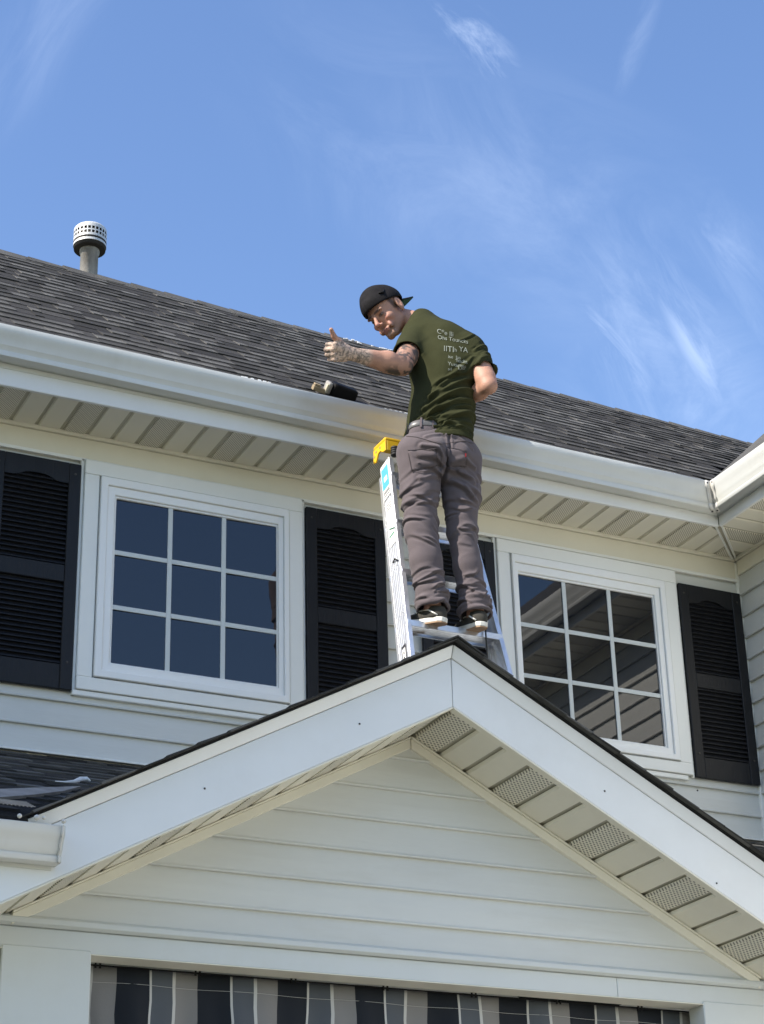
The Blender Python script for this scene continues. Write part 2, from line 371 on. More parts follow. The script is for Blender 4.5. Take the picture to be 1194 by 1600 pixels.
gutter_seg(wgut, lambda p: (FX-p[0], FY-p[0], gz(FX)+p[1]), lambda p: (FX-p[0], 2.5, gz(FX)+.02+p[1]), n=3)
# corner bracket straps, screws and sealant on the mitre
GPo = [(p[0]+.0025 if p[0] > .075 else p[0], p[1]-(.0025 if p[1] < .002 else 0)) for p in GP[1:16]]
for sgn in (0, 1):
    w = .034
    if sgn == 0: A = lambda p: (FX-p[0]-w, FY-p[0], gz(FX)+p[1]); B = lambda p: (FX-p[0], FY-p[0], gz(FX)+p[1])
    else: A = lambda p: (FX-p[0], FY-p[0]-w, gz(FX)+p[1]); B = lambda p: (FX-p[0], FY-p[0], gz(FX)+p[1])
    L = len(GPo); MB().add([A(p) for p in GPo]+[B(p) for p in GPo], [(j, j+1, j+1+L, j+L) for j in range(L-1)]).build('corner_bracket', 'seal', gut, smooth=True, solid=.002)
for (dx, dz, s) in ((.018, .137, 0), (.018, .137, 1), (.02, .012, 0), (.02, .012, 1)):
    oo = .122 if dz > .1 else .060; zz = gz(FX)+(dz if dz > .1 else -.004)
    c = (FX-oo-.02, FY-oo-.001, zz) if s == 0 else (FX-oo-.001, FY-oo-.02, zz)
    if dz < .1: c = (FX-.05-.02*(1-s)-.01, FY-.05-.02*s-.01, zz)
    MB().lathe([(.0001, -.003), (.0055, -.002), (.0055, .002), (.0001, .003)], c, 10, axis=((0, -1, 0) if s == 0 else (-1, 0, 0)) if dz > .1 else (0, 0, -1)).build('screw', 'screw', gut)
# wing roof plane just above the wing gutter
def mroof(x, v):
    """main roof surface: v=0 eave, v=1 ridge"""
    e = Vector((x, 8.335, gz(x)+.157)); r = Vector((x, 10.6, 8.562-.036*(x-2.66)))
    return e+(r-e)*v
NC = 21
rf = MB(); xs = [-3, 0, 3, 6, 9, 12]
vv = [mroof(x, 0)+Vector((0, 0, -.008)) for x in xs]+[mroof(x, 1)+Vector((0, 0, -.008)) for x in xs]
nx = len(xs)
vv += [p+Vector((0, 0, -.03)) for p in vv]
rf.add(vv, [(i, i+1, i+1+nx, i+nx) for i in range(nx-1)]+[(2*nx+i+nx, 2*nx+i+1+nx, 2*nx+i+1, 2*nx+i) for i in range(nx-1)]+[(i, 2*nx+i, 2*nx+i+1, i+1) for i in range(nx-1)])
roof = rf.build('roof', 'underlay', house)
# back slope
MB().add([tuple(mroof(-3, 1)), tuple(mroof(12, 1)), (12, 13.6, 5.9), (-3, 13.6, 5.9)], [(0, 1, 2, 3)]).build('back_roof', 'shingle_s', house)
# unit shingle: wedge, x 0..1, y 0..1 up the slope, thick at the butt
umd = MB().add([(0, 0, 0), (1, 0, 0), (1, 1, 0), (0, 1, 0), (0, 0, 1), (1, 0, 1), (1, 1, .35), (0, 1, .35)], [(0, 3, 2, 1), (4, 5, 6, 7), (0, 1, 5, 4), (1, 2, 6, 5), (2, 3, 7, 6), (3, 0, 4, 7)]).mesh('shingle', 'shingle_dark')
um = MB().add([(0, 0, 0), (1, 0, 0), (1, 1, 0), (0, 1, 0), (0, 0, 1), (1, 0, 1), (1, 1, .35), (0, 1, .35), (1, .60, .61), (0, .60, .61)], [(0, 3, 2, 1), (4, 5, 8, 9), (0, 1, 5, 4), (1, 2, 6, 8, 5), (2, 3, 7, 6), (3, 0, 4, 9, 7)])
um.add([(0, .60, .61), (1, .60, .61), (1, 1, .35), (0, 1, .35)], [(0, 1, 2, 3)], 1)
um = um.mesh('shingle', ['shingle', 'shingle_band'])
def lay_shingles(parent, surf, ncourse, x0, x1, inside, nparts, key, wmin=.05, wmax=.19, thick=.009, gapp=.24, jitter=.0016):
    """surf(x, v) -> Vector; collects tabs course by course, largest/nearest become parts, the rest one field"""
    tabs = []
    for c in range(ncourse):
        v0, v1 = c/ncourse, (c+1)/ncourse
        x = x0
        while x < x1-.03:
            w = min(random.uniform(wmin, wmax)*(random.uniform(.3, 1) if x == x0 else 1), x1-x); gap = random.random() < gapp
            if inside(x+w/2, (v0+v1)/2):
                th = thick*random.uniform(.85, 1.2) if not gap else thick*.5
                tabs.append((x, w*.985, v0, v1, th, gap))
            x += w
    tabs.sort(key=lambda t: key(surf(t[0]+t[1]/2, t[2])))
    fld = MB()
    for i, (x, w, v0, v1, th, gap) in enumerate(tabs):
        j = random.uniform(-jitter, jitter)
        a = surf(x, v0); b = surf(x+w, v0); c = surf(x, v1)
        ex = (b-a); ey = (c-a)*1.04; n = ex.cross(ey).normalized(); a = a-ey.normalized()*j
        if i < nparts:
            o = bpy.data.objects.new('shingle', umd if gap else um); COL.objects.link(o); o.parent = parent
            M = Matrix((ex, ey, n*th)).transposed().to_4x4(); M.translation = a; o.matrix_basis = M
            o.matrix_parent_inverse = Matrix.Identity(4)
        else:
            h = n*th
            mm = a+ey*.60+h*.61
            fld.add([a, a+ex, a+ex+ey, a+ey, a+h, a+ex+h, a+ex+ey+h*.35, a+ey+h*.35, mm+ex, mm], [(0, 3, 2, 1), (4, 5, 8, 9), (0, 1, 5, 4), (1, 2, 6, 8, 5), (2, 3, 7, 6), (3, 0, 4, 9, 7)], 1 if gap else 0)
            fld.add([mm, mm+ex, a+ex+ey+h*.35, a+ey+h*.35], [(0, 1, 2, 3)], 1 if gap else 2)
    if fld.v:
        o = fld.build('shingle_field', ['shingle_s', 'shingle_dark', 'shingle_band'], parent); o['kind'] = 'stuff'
camkey = lambda p: (p-Vector((4.6, 8.5, 6.6))).length
lay_shingles(roof, mroof, NC, 1.2, 9.2, lambda x, v: (8.335+v*2.265) > 8.3+(x-6.20) , 290, lambda p: (p-Vector((3.6, 7.9, 6.4))).length*1.0)
# ridge caps
for i in range(34):
    x = 1.0+i*.23; p = mroof(x, 1); q = mroof(x+.30, 1); t = .008+.003*(i % 2)
    MB().add([p+Vector((0, -.13, -.105)), q+Vector((0, -.13, -.110)), q+Vector((0, 0, .004)), p+Vector((0, 0, .014)), p+Vector((0, .13, -.105)), q+Vector((0, .13, -.110))],
             [(0, 1, 2, 3), (3, 2, 5, 4)]).build('ridge_cap', 'shingle_s', roof, solid=t)
# wing roof
MB().add([(6.28, 8.30, 6.60), (6.28, 2.3, 6.62), (9.4, 2.3, 9.2), (9.4, 11.4, 9.2)], [(0, 1, 2, 3)]).build('wing_roof', 'shingle_s', house, solid=.02)

# windows ---------------------------------------------------------------
def window(xo0, xo1, zo0, zo1, xg0, xg1, zg0, zg1, label, tilt=lambda i, j: 0):
    y = HW-.012
    w = MB().box(xo0+.02, xo1-.02, y-.006, HW-.001, zo0+.02, zo1-.02).build('window', 'trim', house, label=label)
    cw = .078
    def bx(n, a, b, c, d, y0, y1, m='trim', bv=.003): return MB().box(a, b, y0, y1, c, d).build(n, m, w, bevel=bv)
    # receiving channel round the casing
    bx('channel', xo0-.018, xo0-.001, zo0-.03, zo1+.008, y-.018, HW-.002)
    bx('channel', xo1+.001, xo1+.018, zo0-.01, zo1+.008, y-.018, HW-.002)
    # casing, butt jointed: head over jambs, sill board below
    bx('casing', xo0, xo1, zo1-cw, zo1, y-.034, y-.008)
    bx('casing', xo0, xo0+cw, zo0+cw*.85+.001, zo1-cw-.001, y-.033, y-.008)
    bx('casing', xo1-cw, xo1, zo0+cw*.85+.001, zo1-cw-.001, y-.033, y-.008)
    bx('sill', xo0, xo1, zo0, zo0+cw*.85, y-.036, y-.008)
    bx('sill', xo0-.016, xo1-.03, zo0-.030, zo0-.003, y-.026, HW-.002)
    # stepped vinyl frame
    a0, a1, b0, b1 = xo0+cw+.006, xo1-cw-.006, zo0+cw*.85+.006, zo1-cw-.006
    ix0, ix1, iz0, iz1 = xg0, xg1, zg0, zg1
    def ring(n, a0, a1, b0, b1, c0, c1, d0, d1, y0, y1, m):
        mb = MB(); V = []
        for yy in (y0, y1):
            V += [(a0, yy, b0), (a1, yy, b0), (a1, yy, b1), (a0, yy, b1), (c0, yy, d0), (c1, yy, d0), (c1, yy, d1), (c0, yy, d1)]
        F = []
        for i in range(4):
            j = (i+1) % 4
            F += [(i, j, j+4, i+4), (i+8, i+12, j+12, j+8), (i, i+8, j+8, j), (i+4, j+4, j+12, i+12)]
        return mb.add(V, F).build(n, m, w, bevel=.003)
    dx = (ix0-a0); dz = (iz0-b0); ux = (a1-ix1); uz = (b1-iz1)
    ring('frame', a0, a1, b0, b1, a0+dx*.42, a1-ux*.42, b0+dz*.42, b1-uz*.42, y-.046, y-.007, 'sash')
    ring('sash', a0+dx*.42+.001, a1-ux*.42-.001, b0+dz*.42+.001, b1-uz*.42-.001, a0+dx*.88, a1-ux*.88, b0+dz*.88, b1-uz*.88, y-.034, y-.007, 'sash')
    ring('glazing_bead', a0+dx*.88+.001, a1-ux*.88-.001, b0+dz*.88+.001, b1-uz*.88-.001, ix0, ix1, iz0, iz1, y-.026, y-.007, 'sash')
    mw = .0125
    cx = [ix0+(ix1-ix0)*k/3 for k in range(4)]; cz = [iz0+(iz1-iz0)*k/3 for k in range(4)]
    for i in range(3):
        for j in range(3):
            t = tan(tilt(i, j))*(cx[1]-cx[0])/2
            MB().add([(cx[i], y-.014+t, cz[j]), (cx[i+1], y-.014-t, cz[j]), (cx[i+1], y-.014-t, cz[j+1]), (cx[i], y-.014+t, cz[j+1]),
                      (cx[i], y-.008, cz[j]), (cx[i+1], y-.008, cz[j]), (cx[i+1], y-.008, cz[j+1]), (cx[i], y-.008, cz[j+1])],
                     [(0, 1, 2, 3), (4, 7, 6, 5), (0, 4, 5, 1), (1, 5, 6, 2), (2, 6, 7, 3), (3, 7, 4, 0)]).build('pane', 'glass', w)
    for k in (1, 2):
        bx('muntin', cx[k]-mw, cx[k]+mw, iz0, iz1, y-.0215, y-.0145, 'muntin', .0015)
        for j in range(3):
            bx('muntin', cx[j]+(mw+.0005 if j else 0), cx[j+1]-(mw+.0005 if j < 2 else 0), cz[k]-mw, cz[k]+mw, y-.021, y-.0145, 'muntin', .0015)
    return w
window(2.709, 3.912, 4.998, 6.238, 2.882, 3.765, 5.158, 6.052, 'nine-pane window reflecting plain dark blue sky', tilt=lambda i, j: radians(1.9 if i == 2 else 1.15))
window(5.093, 6.270, 4.985, 6.222, 5.222, 6.106, 5.132, 6.030, 'nine-pane window reflecting the wing of the house')

# shutters -----------------------------------------------------------------
def shutter(x0, x1, z0, z1):
    y1 = HW-.016; y0 = y1-.030; st = .062
    s = MB().box(x0+.004, x1-.004, y1-.006, y1, z0+.004, z1-.004).build('shutter', 'shutter', house)
    def bx(n, a, b, c, d, yy=y0): return MB().box(a, b, yy, y1-.0065, c, d).build(n, 'shutter', s, bevel=.003)
    bx('stile', x0, x0+st, z0, z1); bx('stile', x1-st, x1, z0, z1)
    H = z1-z0; zb = z0+H*.105; zm0 = z0+H*.46; zm1 = z0+H*.535; zt = z1-H*.085
    bx('rail', x0+st+.0005, x1-st-.0005, z0, zb, y0+.003); bx('rail', x0+st+.0005, x1-st-.0005, zm0, zm1, y0+.003)
    # arched top rail
    pr = [(x0+st+.0005, z1), (x1-st-.0005, z1)]; n = 16
    for i in range(n+1):
        t = i/n; u = 2*t-1; xx = x1-st-.0005-(x1-x0-2*st-.001)*t
        pr.append((xx, zt-.012+.030*(math.exp(-(u/.52)**4))))
    MB().prism(pr, lambda p: (p[0], y0+.003, p[1]), lambda p: (p[0], y1-.0065, p[1])).build('rail', 'shutter', s)
    sp = .0265
    for (a, b) in ((zb, zm0), (zm1, zt+.015)):
        z = a+.004
        while z < b-.010:
            MB().prism([(y1-.008, z+.020), (y1-.010, z+.023), (y0+.006, z+.006), (y0+.005, z+.001), (y0+.009, z), (y1-.008, z+.014)],
                       lambda p: (x0+st+.0005, p[0], p[1]), lambda p: (x1-st-.0005, p[0], p[1])).build('slat', 'shutter', s)
            z += sp
    for (xx, zz) in ((x1-.03, z0+.14), (x0+.03, z0+.14), (x1-.03, z1-.06), (x0+.03, z1-.06)):
        MB().lathe([(.0001, -.003), (.006, -.002), (.006, .002), (.0001, .003)], (xx, y0-.001, zz), 10, axis=(0, -1, 0)).build('screw', 'screw', s)
shutter(2.232, 2.688, 4.985, 6.200)
shutter(3.934, 4.400, 4.985, 6.200)
shutter(4.612, 5.072, 4.985, 6.190)
shutter(6.291, 6.722, 4.978, 6.150)

# ------------------------------------------------------------------ porch: lower roof, gable
YG, YF = 6.90, 6.50                # gable wall plane and rake fascia plane
GX, GSL = 3.543, .531              # gable centre and slope
ZPK = 4.263                        # rake soffit height at the peak
def lroof(x, v): return Vector((x, 6.43, 3.605)).lerp(Vector((x, 8.80, 4.655)), v)
GT = 4.522
def gable_top(x): return GT-GSL*abs(x-GX)
_vr = (GT-3.605)/(4.655-3.605); _dx = (GT-3.605)/GSL
_pl = [(-1.5, 0), (GX-_dx, 0), (GX, _vr), (GX+_dx, 0), (XC, 0), (XC, 1), (-1.5, 1)]
_n = len(_pl)
lr = MB().add([tuple(lroof(*q)) for q in _pl]+[tuple(lroof(*q)-Vector((0, 0, .02))) for q in _pl],
              [(0, 1, 2, 6), (2, 3, 4, 5), (6, 2, 5), (_n, _n+6, _n+2, _n+1), (_n+2, _n+5, _n+4, _n+3), (_n+6, _n+5, _n+2)]+[(i, (i+_n), (i+1) % _n+_n, (i+1) % _n) for i in range(_n)]).build('lower_roof', 'underlay', house)
def in_lr(x, v):
    z = lroof(x, v).z; return z > gable_top(x-.14)+.0 and z > gable_top(x+.14)+.0 if v > .12 else z > max(gable_top(x-.14), gable_top(x+.14))+.03
lay_shingles(lr, lroof, 18, 1.1, 6.72, in_lr, 200, lambda p: (p-Vector((2.2, 6.6, 3.9))).length, thick=.009)
MB().box(-.6, XC, HW-.05, HW-.004, 4.652, 4.6615).build('step_flashing', 'trim', lr, bevel=.002)
# gable roof: two slopes running back into the lower roof
hw = 1.80
for s in (-1, 1):
    def gsurf(t, v, s=s):          # t along y from front to back, v from eave to ridge
        return Vector((GX+s*hw*(1-v), 6.445+t, GT-GSL*hw*(1-v)))
    a, b, c, d = gsurf(0.02, 0), gsurf(2.35, 0), gsurf(2.35, 1), gsurf(0.02, 1); dn = Vector((0, 0, -.006))
    gr = MB().add([a, b, c, d, a+dn, b+dn, c+dn, d+dn], [(0, 1, 2, 3), (4, 7, 6, 5), (0, 4, 5, 1), (1, 5, 6, 2), (2, 6, 7, 3), (3, 7, 4, 0)]).build('gable_roof', 'underlay', house)
    if s > 0: surf = lambda x, v, f=gsurf: f(x, v)
    else: surf = lambda x, v, f=gsurf: f(2.33-x, v)
    lay_shingles(gr, surf, 15, 0 if s > 0 else .0, 2.3 if s > 0 else 2.33, lambda x, v: True, 60, lambda p: p.y*1.0+random.uniform(0, .2), thick=.008)
    # ragged shingle ends over the rake: each course shows its own butt edge
    for c_ in range(15):
        v0, v1 = c_/15, (c_+1)/15+.004; ov = random.uniform(.000, .014); th = .008
        p0, p1 = gsurf(-.000-ov, v0), gsurf(-.000-ov, v1); q0, q1 = gsurf(.16, v0), gsurf(.16, v1)
        n = Vector((s*GSL, 0, 1)).normalized(); lo = n*.001; hi = n*(th+random.uniform(-.002, .003)); h2 = n*.004
        MB().add([p0+lo, q0+lo, q1+lo, p1+lo, p0+hi, q0+hi, q1+h2, p1+h2], [(0, 3, 2, 1), (4, 5, 6, 7), (0, 1, 5, 4), (1, 2, 6, 5), (2, 3, 7, 6), (3, 0, 4, 7)]).build('rake_shingle', 'shingle', gr)
for i in range(12):
    yy = 6.435+i*.2; h = .006
    MB().add([(GX-.13, yy, GT-.069+.012), (GX-.13, yy+.25, GT-.069+.008), (GX, yy+.25, GT+.010), (GX, yy, GT+.014), (GX+.13, yy, GT-.069+.012), (GX+.13, yy+.25, GT-.069+.008)],
             [(0, 1, 2, 3), (3, 2, 5, 4)]).build('ridge_cap', 'shingle', lr, solid=.006)
# rake fascia (two boards mitred at the peak), crown strip above, lip below
def rake(name, z_lo, z_hi, y0, y1, m, y0t=None, bev=.002, xin=0, xend=hw):
    for s in (-1, 1):
        def pt(x, z, y): return (GX+s*x, y, z-GSL*x)
        xa = xin+.0015
        yt = y0 if y0t is None else y0t
        MB().add([pt(xa, z_lo, y0), pt(xend, z_lo, y0), pt(xend, z_hi, yt), pt(xa, z_hi, yt), pt(xa, z_lo, y1), pt(xend, z_lo, y1), pt(xend, z_hi, y1), pt(xa, z_hi, y1)],
                 [(0, 1, 2, 3), (4, 7, 6, 5), (0, 4, 5, 1), (1, 5, 6, 2), (2, 6, 7, 3), (3, 7, 4, 0)]).build(name, m, house, bevel=bev)
rake('rake_fascia', ZPK-.001, 4.462, YF, YF+.02, 'fascia')
rake('rake_crown', 4.464, 4.513, YF-.004, YF+.02, 'fascia', y0t=YF-.026)
rake('rake_lip', ZPK-.010, ZPK-.0015, YF-.001, YF+.035, 'soffit')
# rake soffit panels: ribs run from the wall to the fascia
for s in (-1, 1):
    def gp(x, y, d=0): return (GX+s*x, y, ZPK+.004-GSL*x-d)
    rs = MB().add([gp(0, YF+.02, -.006), gp(hw, YF+.02, -.006), gp(hw, YG, -.006), gp(0, YG, -.006)]+[gp(0, YF+.02, -.012), gp(hw, YF+.02, -.012), gp(hw, YG, -.012), gp(0, YG, -.012)],
                  [(0, 1, 2, 3), (4, 7, 6, 5), (0, 4, 5, 1), (1, 5, 6, 2), (2, 6, 7, 3), (3, 7, 4, 0)]).build('rake_soffit', 'groove_shade', house)
    x = .004; k = 0; st = .1175
    while x < hw-.02:
        soffit_panel(rs, x, min(x+st, hw), YF+.021, YG-.004, lambda a, b, d: gp(a, b, d*1.2), (k % 3) == 0, pm='perf2')
        x += st; k += 1
# gable wall with boards
gw = MB().add([(GX-1.72, YG, 3.38), (GX+1.72, YG, 3.38), (GX+1.66, YG, 3.392), (GX, YG, 4.262), (GX-1.66, YG, 3.392)]+[(GX-1.72, YG+.12, 3.38), (GX+1.72, YG+.12, 3.38), (GX+1.66, YG+.12, 3.392), (GX, YG+.12, 4.262), (GX-1.66, YG+.12, 3.392)],
              [(0, 1, 2, 3, 4), (9, 8, 7, 6, 5), (0, 5, 6, 1), (1, 6, 7, 2), (2, 7, 8, 3), (3, 8, 9, 4), (4, 9, 5, 0)]).build('gable_wall', 'trim', house)
def gs(z, zt):
    a, b = (4.246-z)/GSL, max(0.0005, (4.246-zt)/GSL); return GX-a, GX-b, GX+a, GX+b
siding(gw, 3.487-EXPO, 4.24, 0, 0, lambda a, o, z: (a, YG-.001-o, z), slope=gs)
for s in (-1, 1):
    def wp(x, z, y): return (GX+s*x, y, z-GSL*x)
    for (zl, zh, y0) in ((4.208, 4.247, YG-.030), (4.2475, 4.256, YG-.040)):
        MB().add([wp(.0015, zl, y0), wp(1.615, zl, y0), wp(1.615, zh, y0), wp(.0015, zh, y0), wp(.0015, zl, YG-.002), wp(1.615, zl, YG-.002), wp(1.615, zh, YG-.002), wp(.0015, zh, YG-.002)],
                 [(0, 1, 2, 3), (4, 7, 6, 5), (0, 4, 5, 1), (1, 5, 6, 2), (2, 6, 7, 3), (3, 7, 4, 0)]).build('rake_channel', 'soffit', gw, bevel=.002)
# base ledge and beam
MB().prism([(YG-.034, 3.360), (YG-.034, 3.378), (YG-.016, 3.391), (YG, 3.391), (YG, 3.352), (YG-.020, 3.352)], lambda p: (GX-1.72, p[0], p[1]), lambda p: (GX+1.72, p[0], p[1])).build('ledge_trim', 'porch', gw, bevel=.002)
for (a, b) in ((GX-1.75, 4.460), (4.4615, GX+1.75)):
    MB().box(a, b, YG-.006, YG+.10, 3.272, 3.350).build('porch_beam', 'porch', house, bevel=.002)
MB().box(GX-1.75, GX+1.75, YG-.010, YG+.10, 3.268, 3.2715).build('beam_lip', 'soffit', house)
# porch pillars down to the ground, slightly proud of the beam
for (a, b) in ((1.902, 2.232), (4.872, 5.20)):
    p = MB().box(a, b, YG-.012, YG+.10, .12, 3.283).build('porch_pillar', 'porch', house, bevel=.004)
    MB().box(a-.03, b+.03, YG-.04, YG+.13, .12, .32).build('pillar_base', 'porch', p, bevel=.006)
MB().box(1.0, 1.894, YG-.004, YG+.10, 3.0, 3.283).build('side_trim', 'porch', house, bevel=.003)
# lower gutter to the left of the gable, with end cap
lg = MB().box(-1.5, 1.95, YF-.004, YF-.001, 3.45, 3.57).build('lower_gutter', 'gutter', house)
LZ = 3.462; k_ = .79
gutter_seg(lg, lambda p: (-1.5, YF-p[0]*k_*1.05, LZ+p[1]*k_), lambda p: (1.962, YF-p[0]*k_*1.05, LZ+p[1]*k_), n=3)
cp = [(1.9625, YF-p[0]*k_*1.05, LZ+p[1]*k_) for p in GP[:16]]
cp.append((1.9625, YF-.002, LZ+.13)); n = len(cp)
MB().add(cp+[(x+.0035, y, z) for x, y, z in cp], [tuple(range(n)), tuple(range(n, 2*n))[::-1]]+[(i, (i+1) % n, (i+1) % n+n, i+n) for i in range(n)]).build('end_cap', 'gutter', lg, bevel=.001)
MB().tube([(1.955, YF-p[0]*k_*1.05-.001, LZ+p[1]*k_) for p in GP[2:16]], .0045, 6).build('sealant_bead', 'seal', lg, smooth=True)
for (x, r) in ((1.80, .009), (1.86, .011), (1.885, .007), (1.955, .009)):
    MB().lathe([(.0001, -r), (r*.8, -r*.5), (r, 0), (r*.7, r*.6), (.0001, r)], (x, YF-.108, LZ+.134+random.uniform(-.003, .004)), 10).build('sealant_lump', 'seal', lg, smooth=True)
# eave fascia and soffit left of the gable
MB().box(-1.5, 1.868, YF+.002, YF+.019, 3.376, 3.60).build('eave_fascia', 'fascia', house, bevel=.002)
es = MB().box(-1.5, 1.83, YF+.021, YG+.3, 3.386, 3.394).build('eave_soffit', 'groove_shade', house)
x = 1.86-.1333*14; k = 0
while x < 1.84:
    soffit_panel(es, x, x+.1333, YF+.022, YG+.3, lambda a, b, d: (a, b, 3.382-d), (k % 3) == 1); x += .1333; k += 1
# shingle bundle ends, gutter mesh and valley metal beside the gutter end


gg = MB()
for i in range(42):
    x = 1.28+i*.014; gg.beam((x, 6.44, 3.648), (x+.004, 6.56, 3.700), (.004, 0, 0), (0, 0, .003))
for j in range(5): gg.beam((1.27, 6.45+j*.026, 3.654+j*.0115), (1.87, 6.45+j*.026, 3.654+j*.0115), (0, .003, 0), (0, 0, .003))
gg.build('gutter_guard', 'flash', lg)
# screws on rake fascia
for (px, py) in ((1090, 1235), (1120, 1380), (945, 1236), (320, 1232), (562, 1131)):
    c = at(px, py, YF-.001); MB().lathe([(.0001, -.002), (.004, -.001), (.004, .001), (.0001, .002)], c, 8, axis=(0, -1, 0)).build('screw', 'gap', house)

# roof vent ------------------------------------------------------------------
vc = Vector((3.262, 10.66, 8.50))
vp_ = MB().lathe([(.058, -.3), (.058, .235), (.064, .238), (.066, .262), (.060, .275)], vc, 28).build('vent_pipe', 'galv', house, smooth=True)
MB().lathe([(.0001, .25), (.098, .262), (.103, .262), (.104, .30), (.108, .302), (.108, .318)], vc, 32).build('vent_collar', 'gap', vp_, smooth=True)
vm = MB(); nb = 26
for row in range(2):
    z0 = .335+row*.030
    for i in range(nb):
        a = 2*pi*(i+.5)/nb; r = .106
        ca, sa = cos(a), sin(a)
        vm.beam(vc+Vector((r*ca, r*sa, z0)), vc+Vector((r*ca, r*sa, z0+.022)), (-sa*.008, ca*.008, 0), (ca*.003, sa*.003, 0))
for (za, zb) in ((.285, .336), (.356, .366), (.387, .40)):
    vm.lathe([(.1075, za), (.1075, zb), (.1045, zb), (.1045, za), (.1075, za)], vc, nb*2)
vm.lathe([(.1075, .399), (.107, .412), (.098, .424), (.07, .433), (.0001, .437)], vc, 32)
vm.build('vent_cap', 'ventcap', vp_)
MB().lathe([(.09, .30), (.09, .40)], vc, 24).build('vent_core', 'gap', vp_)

# ------------------------------------------------------------------ curtain
cm = MB(); X0, X1 = 2.245, 4.90; z_top, z_bot = 3.268, 1.5
stripes = [('st_grey', .018), ('st_white', .013), ('st_taupe', .092), ('st_navy', .128), ('st_white', .010), ('st_grey', .082)]
names = ['st_taupe', 'st_navy', 'st_grey', 'st_white']
seq = [('st_grey', .03)]; tot = .03
cyc = [('st_white', .013), ('st_taupe', .088), ('st_navy', .126), ('st_white', .009), ('st_grey', .086)]
i = 0
while tot < X1-X0: seq.append(cyc[i % 5]); tot += cyc[i % 5][1]; i += 1
zz = [z_top-(z_top-z_bot)*t/30 for t in range(31)]
x = X0; cols = []
for nme, w in seq:
    n = max(1, int(w/.018))
    for q in range(n): cols.append((x+w*q/n, names.index(nme)))
    x += w
cols.append((x, 0))
V = []
for (xx, mi) in cols:
    for z in zz:
        d = (z_top-z); a = min(1, d*6)
        V.append((xx+.004*sin(z*23+xx*9)*a, YG+.13+.020*sin(xx*14.5+.6*sin(xx*3))*(.35+.65*a)+.006*sin(xx*47+z*5)*a, z))
nz_ = len(zz)
for c in range(len(cols)-1):
    for r in range(nz_-1):
        cm.add([], [])
        cm.f.append((c*nz_+r, (c+1)*nz_+r, (c+1)*nz_+r+1, c*nz_+r+1)); cm.mi.append(cols[c][1])
cm.v = V
curt = thing('curtain', (3.57, YG+.13, 1.5), 'striped navy, taupe and grey fabric curtain hanging under the porch beam', 'curtain')
cm.build('fabric', names, curt, smooth=True, solid=.002)
MB().tube([(X0+.01, YG+.112, 3.262), (X1, YG+.112, 3.262)], .003, 8).build('curtain_rod', 'black', curt)
xx = X0+.05
while xx < X1:
    MB().box(xx-.012, xx-.005, YG+.101, YG+.106, 3.250, 3.270).box(xx+.005, xx+.012, YG+.101, YG+.106, 3.250, 3.270).box(xx-.012, xx+.012, YG+.1065, YG+.11, 3.258, 3.264).build('hook', 'black', curt)
    xx += .39
sm_ = MB(); pts = []
for k in range(140):
    xx = X0+.035+(X1-X0-.04)*k/139
    pts.append((xx, YG+.1275+.020*sin(xx*14.5+.6*sin(xx*3))*(.35+.65*.25)-.0015, 3.205))
sm_.tube(pts, .0007, 4).build('seam', 'st_white', curt)

# ------------------------------------------------------------------ ladder
lad = thing('stepladder', (4.28, 7.66, 4.2), 'folded aluminium stepladder with yellow plastic top leaning against the gutter', 'ladder')
def ly(z): return 7.90+.235*(z-5.245)            # depth of the front rail face at height z
ax = Vector((0, .2288, .9735))                   # along the rail
TL, TR = (4.105, 6.27), (4.475, 6.27)
def railpt(s, z):                                # s=-1 left, 1 right : outer face centre
    x = (4.122-.060*(6.27-z)/1.22) if s < 0 else (4.520+.095*(6.27-z)/1.26)
    return Vector((x, ly(z), z))
zb = (4.10, 3.98)
nrm = Vector((0, -.9735, .2288))                 # out of the climbing side
for s, zbot in ((-1, 4.255), (1, 4.125)):
    a, b = railpt(s, zbot), railpt(s, 6.24)
    d = -s
    # channel: web on the outside, flanges turned in
    rl = MB().beam(a-nrm*.052, b-nrm*.052, (.0035, 0, 0), nrm*.104).build('rail', 'alum', lad, bevel=.0008)
    MB().beam(a+Vector((d*.013, 0, 0)), b+Vector((d*.013, 0, 0)), (.022, 0, 0), nrm*.003).build('flange', 'alum', rl)
    MB().beam(a+Vector((d*.013, 0, 0))-nrm*.104, b+Vector((d*.013, 0, 0))-nrm*.104, (.022, 0, 0), nrm*.003).build('flange', 'alum', rl)
    for q in (.016, .034, .052, .070, .088):           # fluting on the web
        MB().beam(a-nrm*q-Vector((d*.0028, 0, 0)), b-nrm*q-Vector((d*.0028, 0, 0)), (.0016, 0, 0), nrm*.0035).build('flute', 'alum', rl)
    MB().beam(a-ax*.02-nrm*.052, a+ax*.10-nrm*.052, (.012, 0, 0), nrm*.112).build('foot', 'rubber', rl, bevel=.003)
    # rear rails folded behind
    ra, rb = railpt(s, zbot+.10)-nrm*.124, railpt(s, 6.2)-nrm*.122
    ra.x += d*.012; rb.x += d*.012
    MB().beam(ra, rb, (.020, 0, 0), nrm*.028).build('rear_rail', 'alum', lad, bevel=.002)
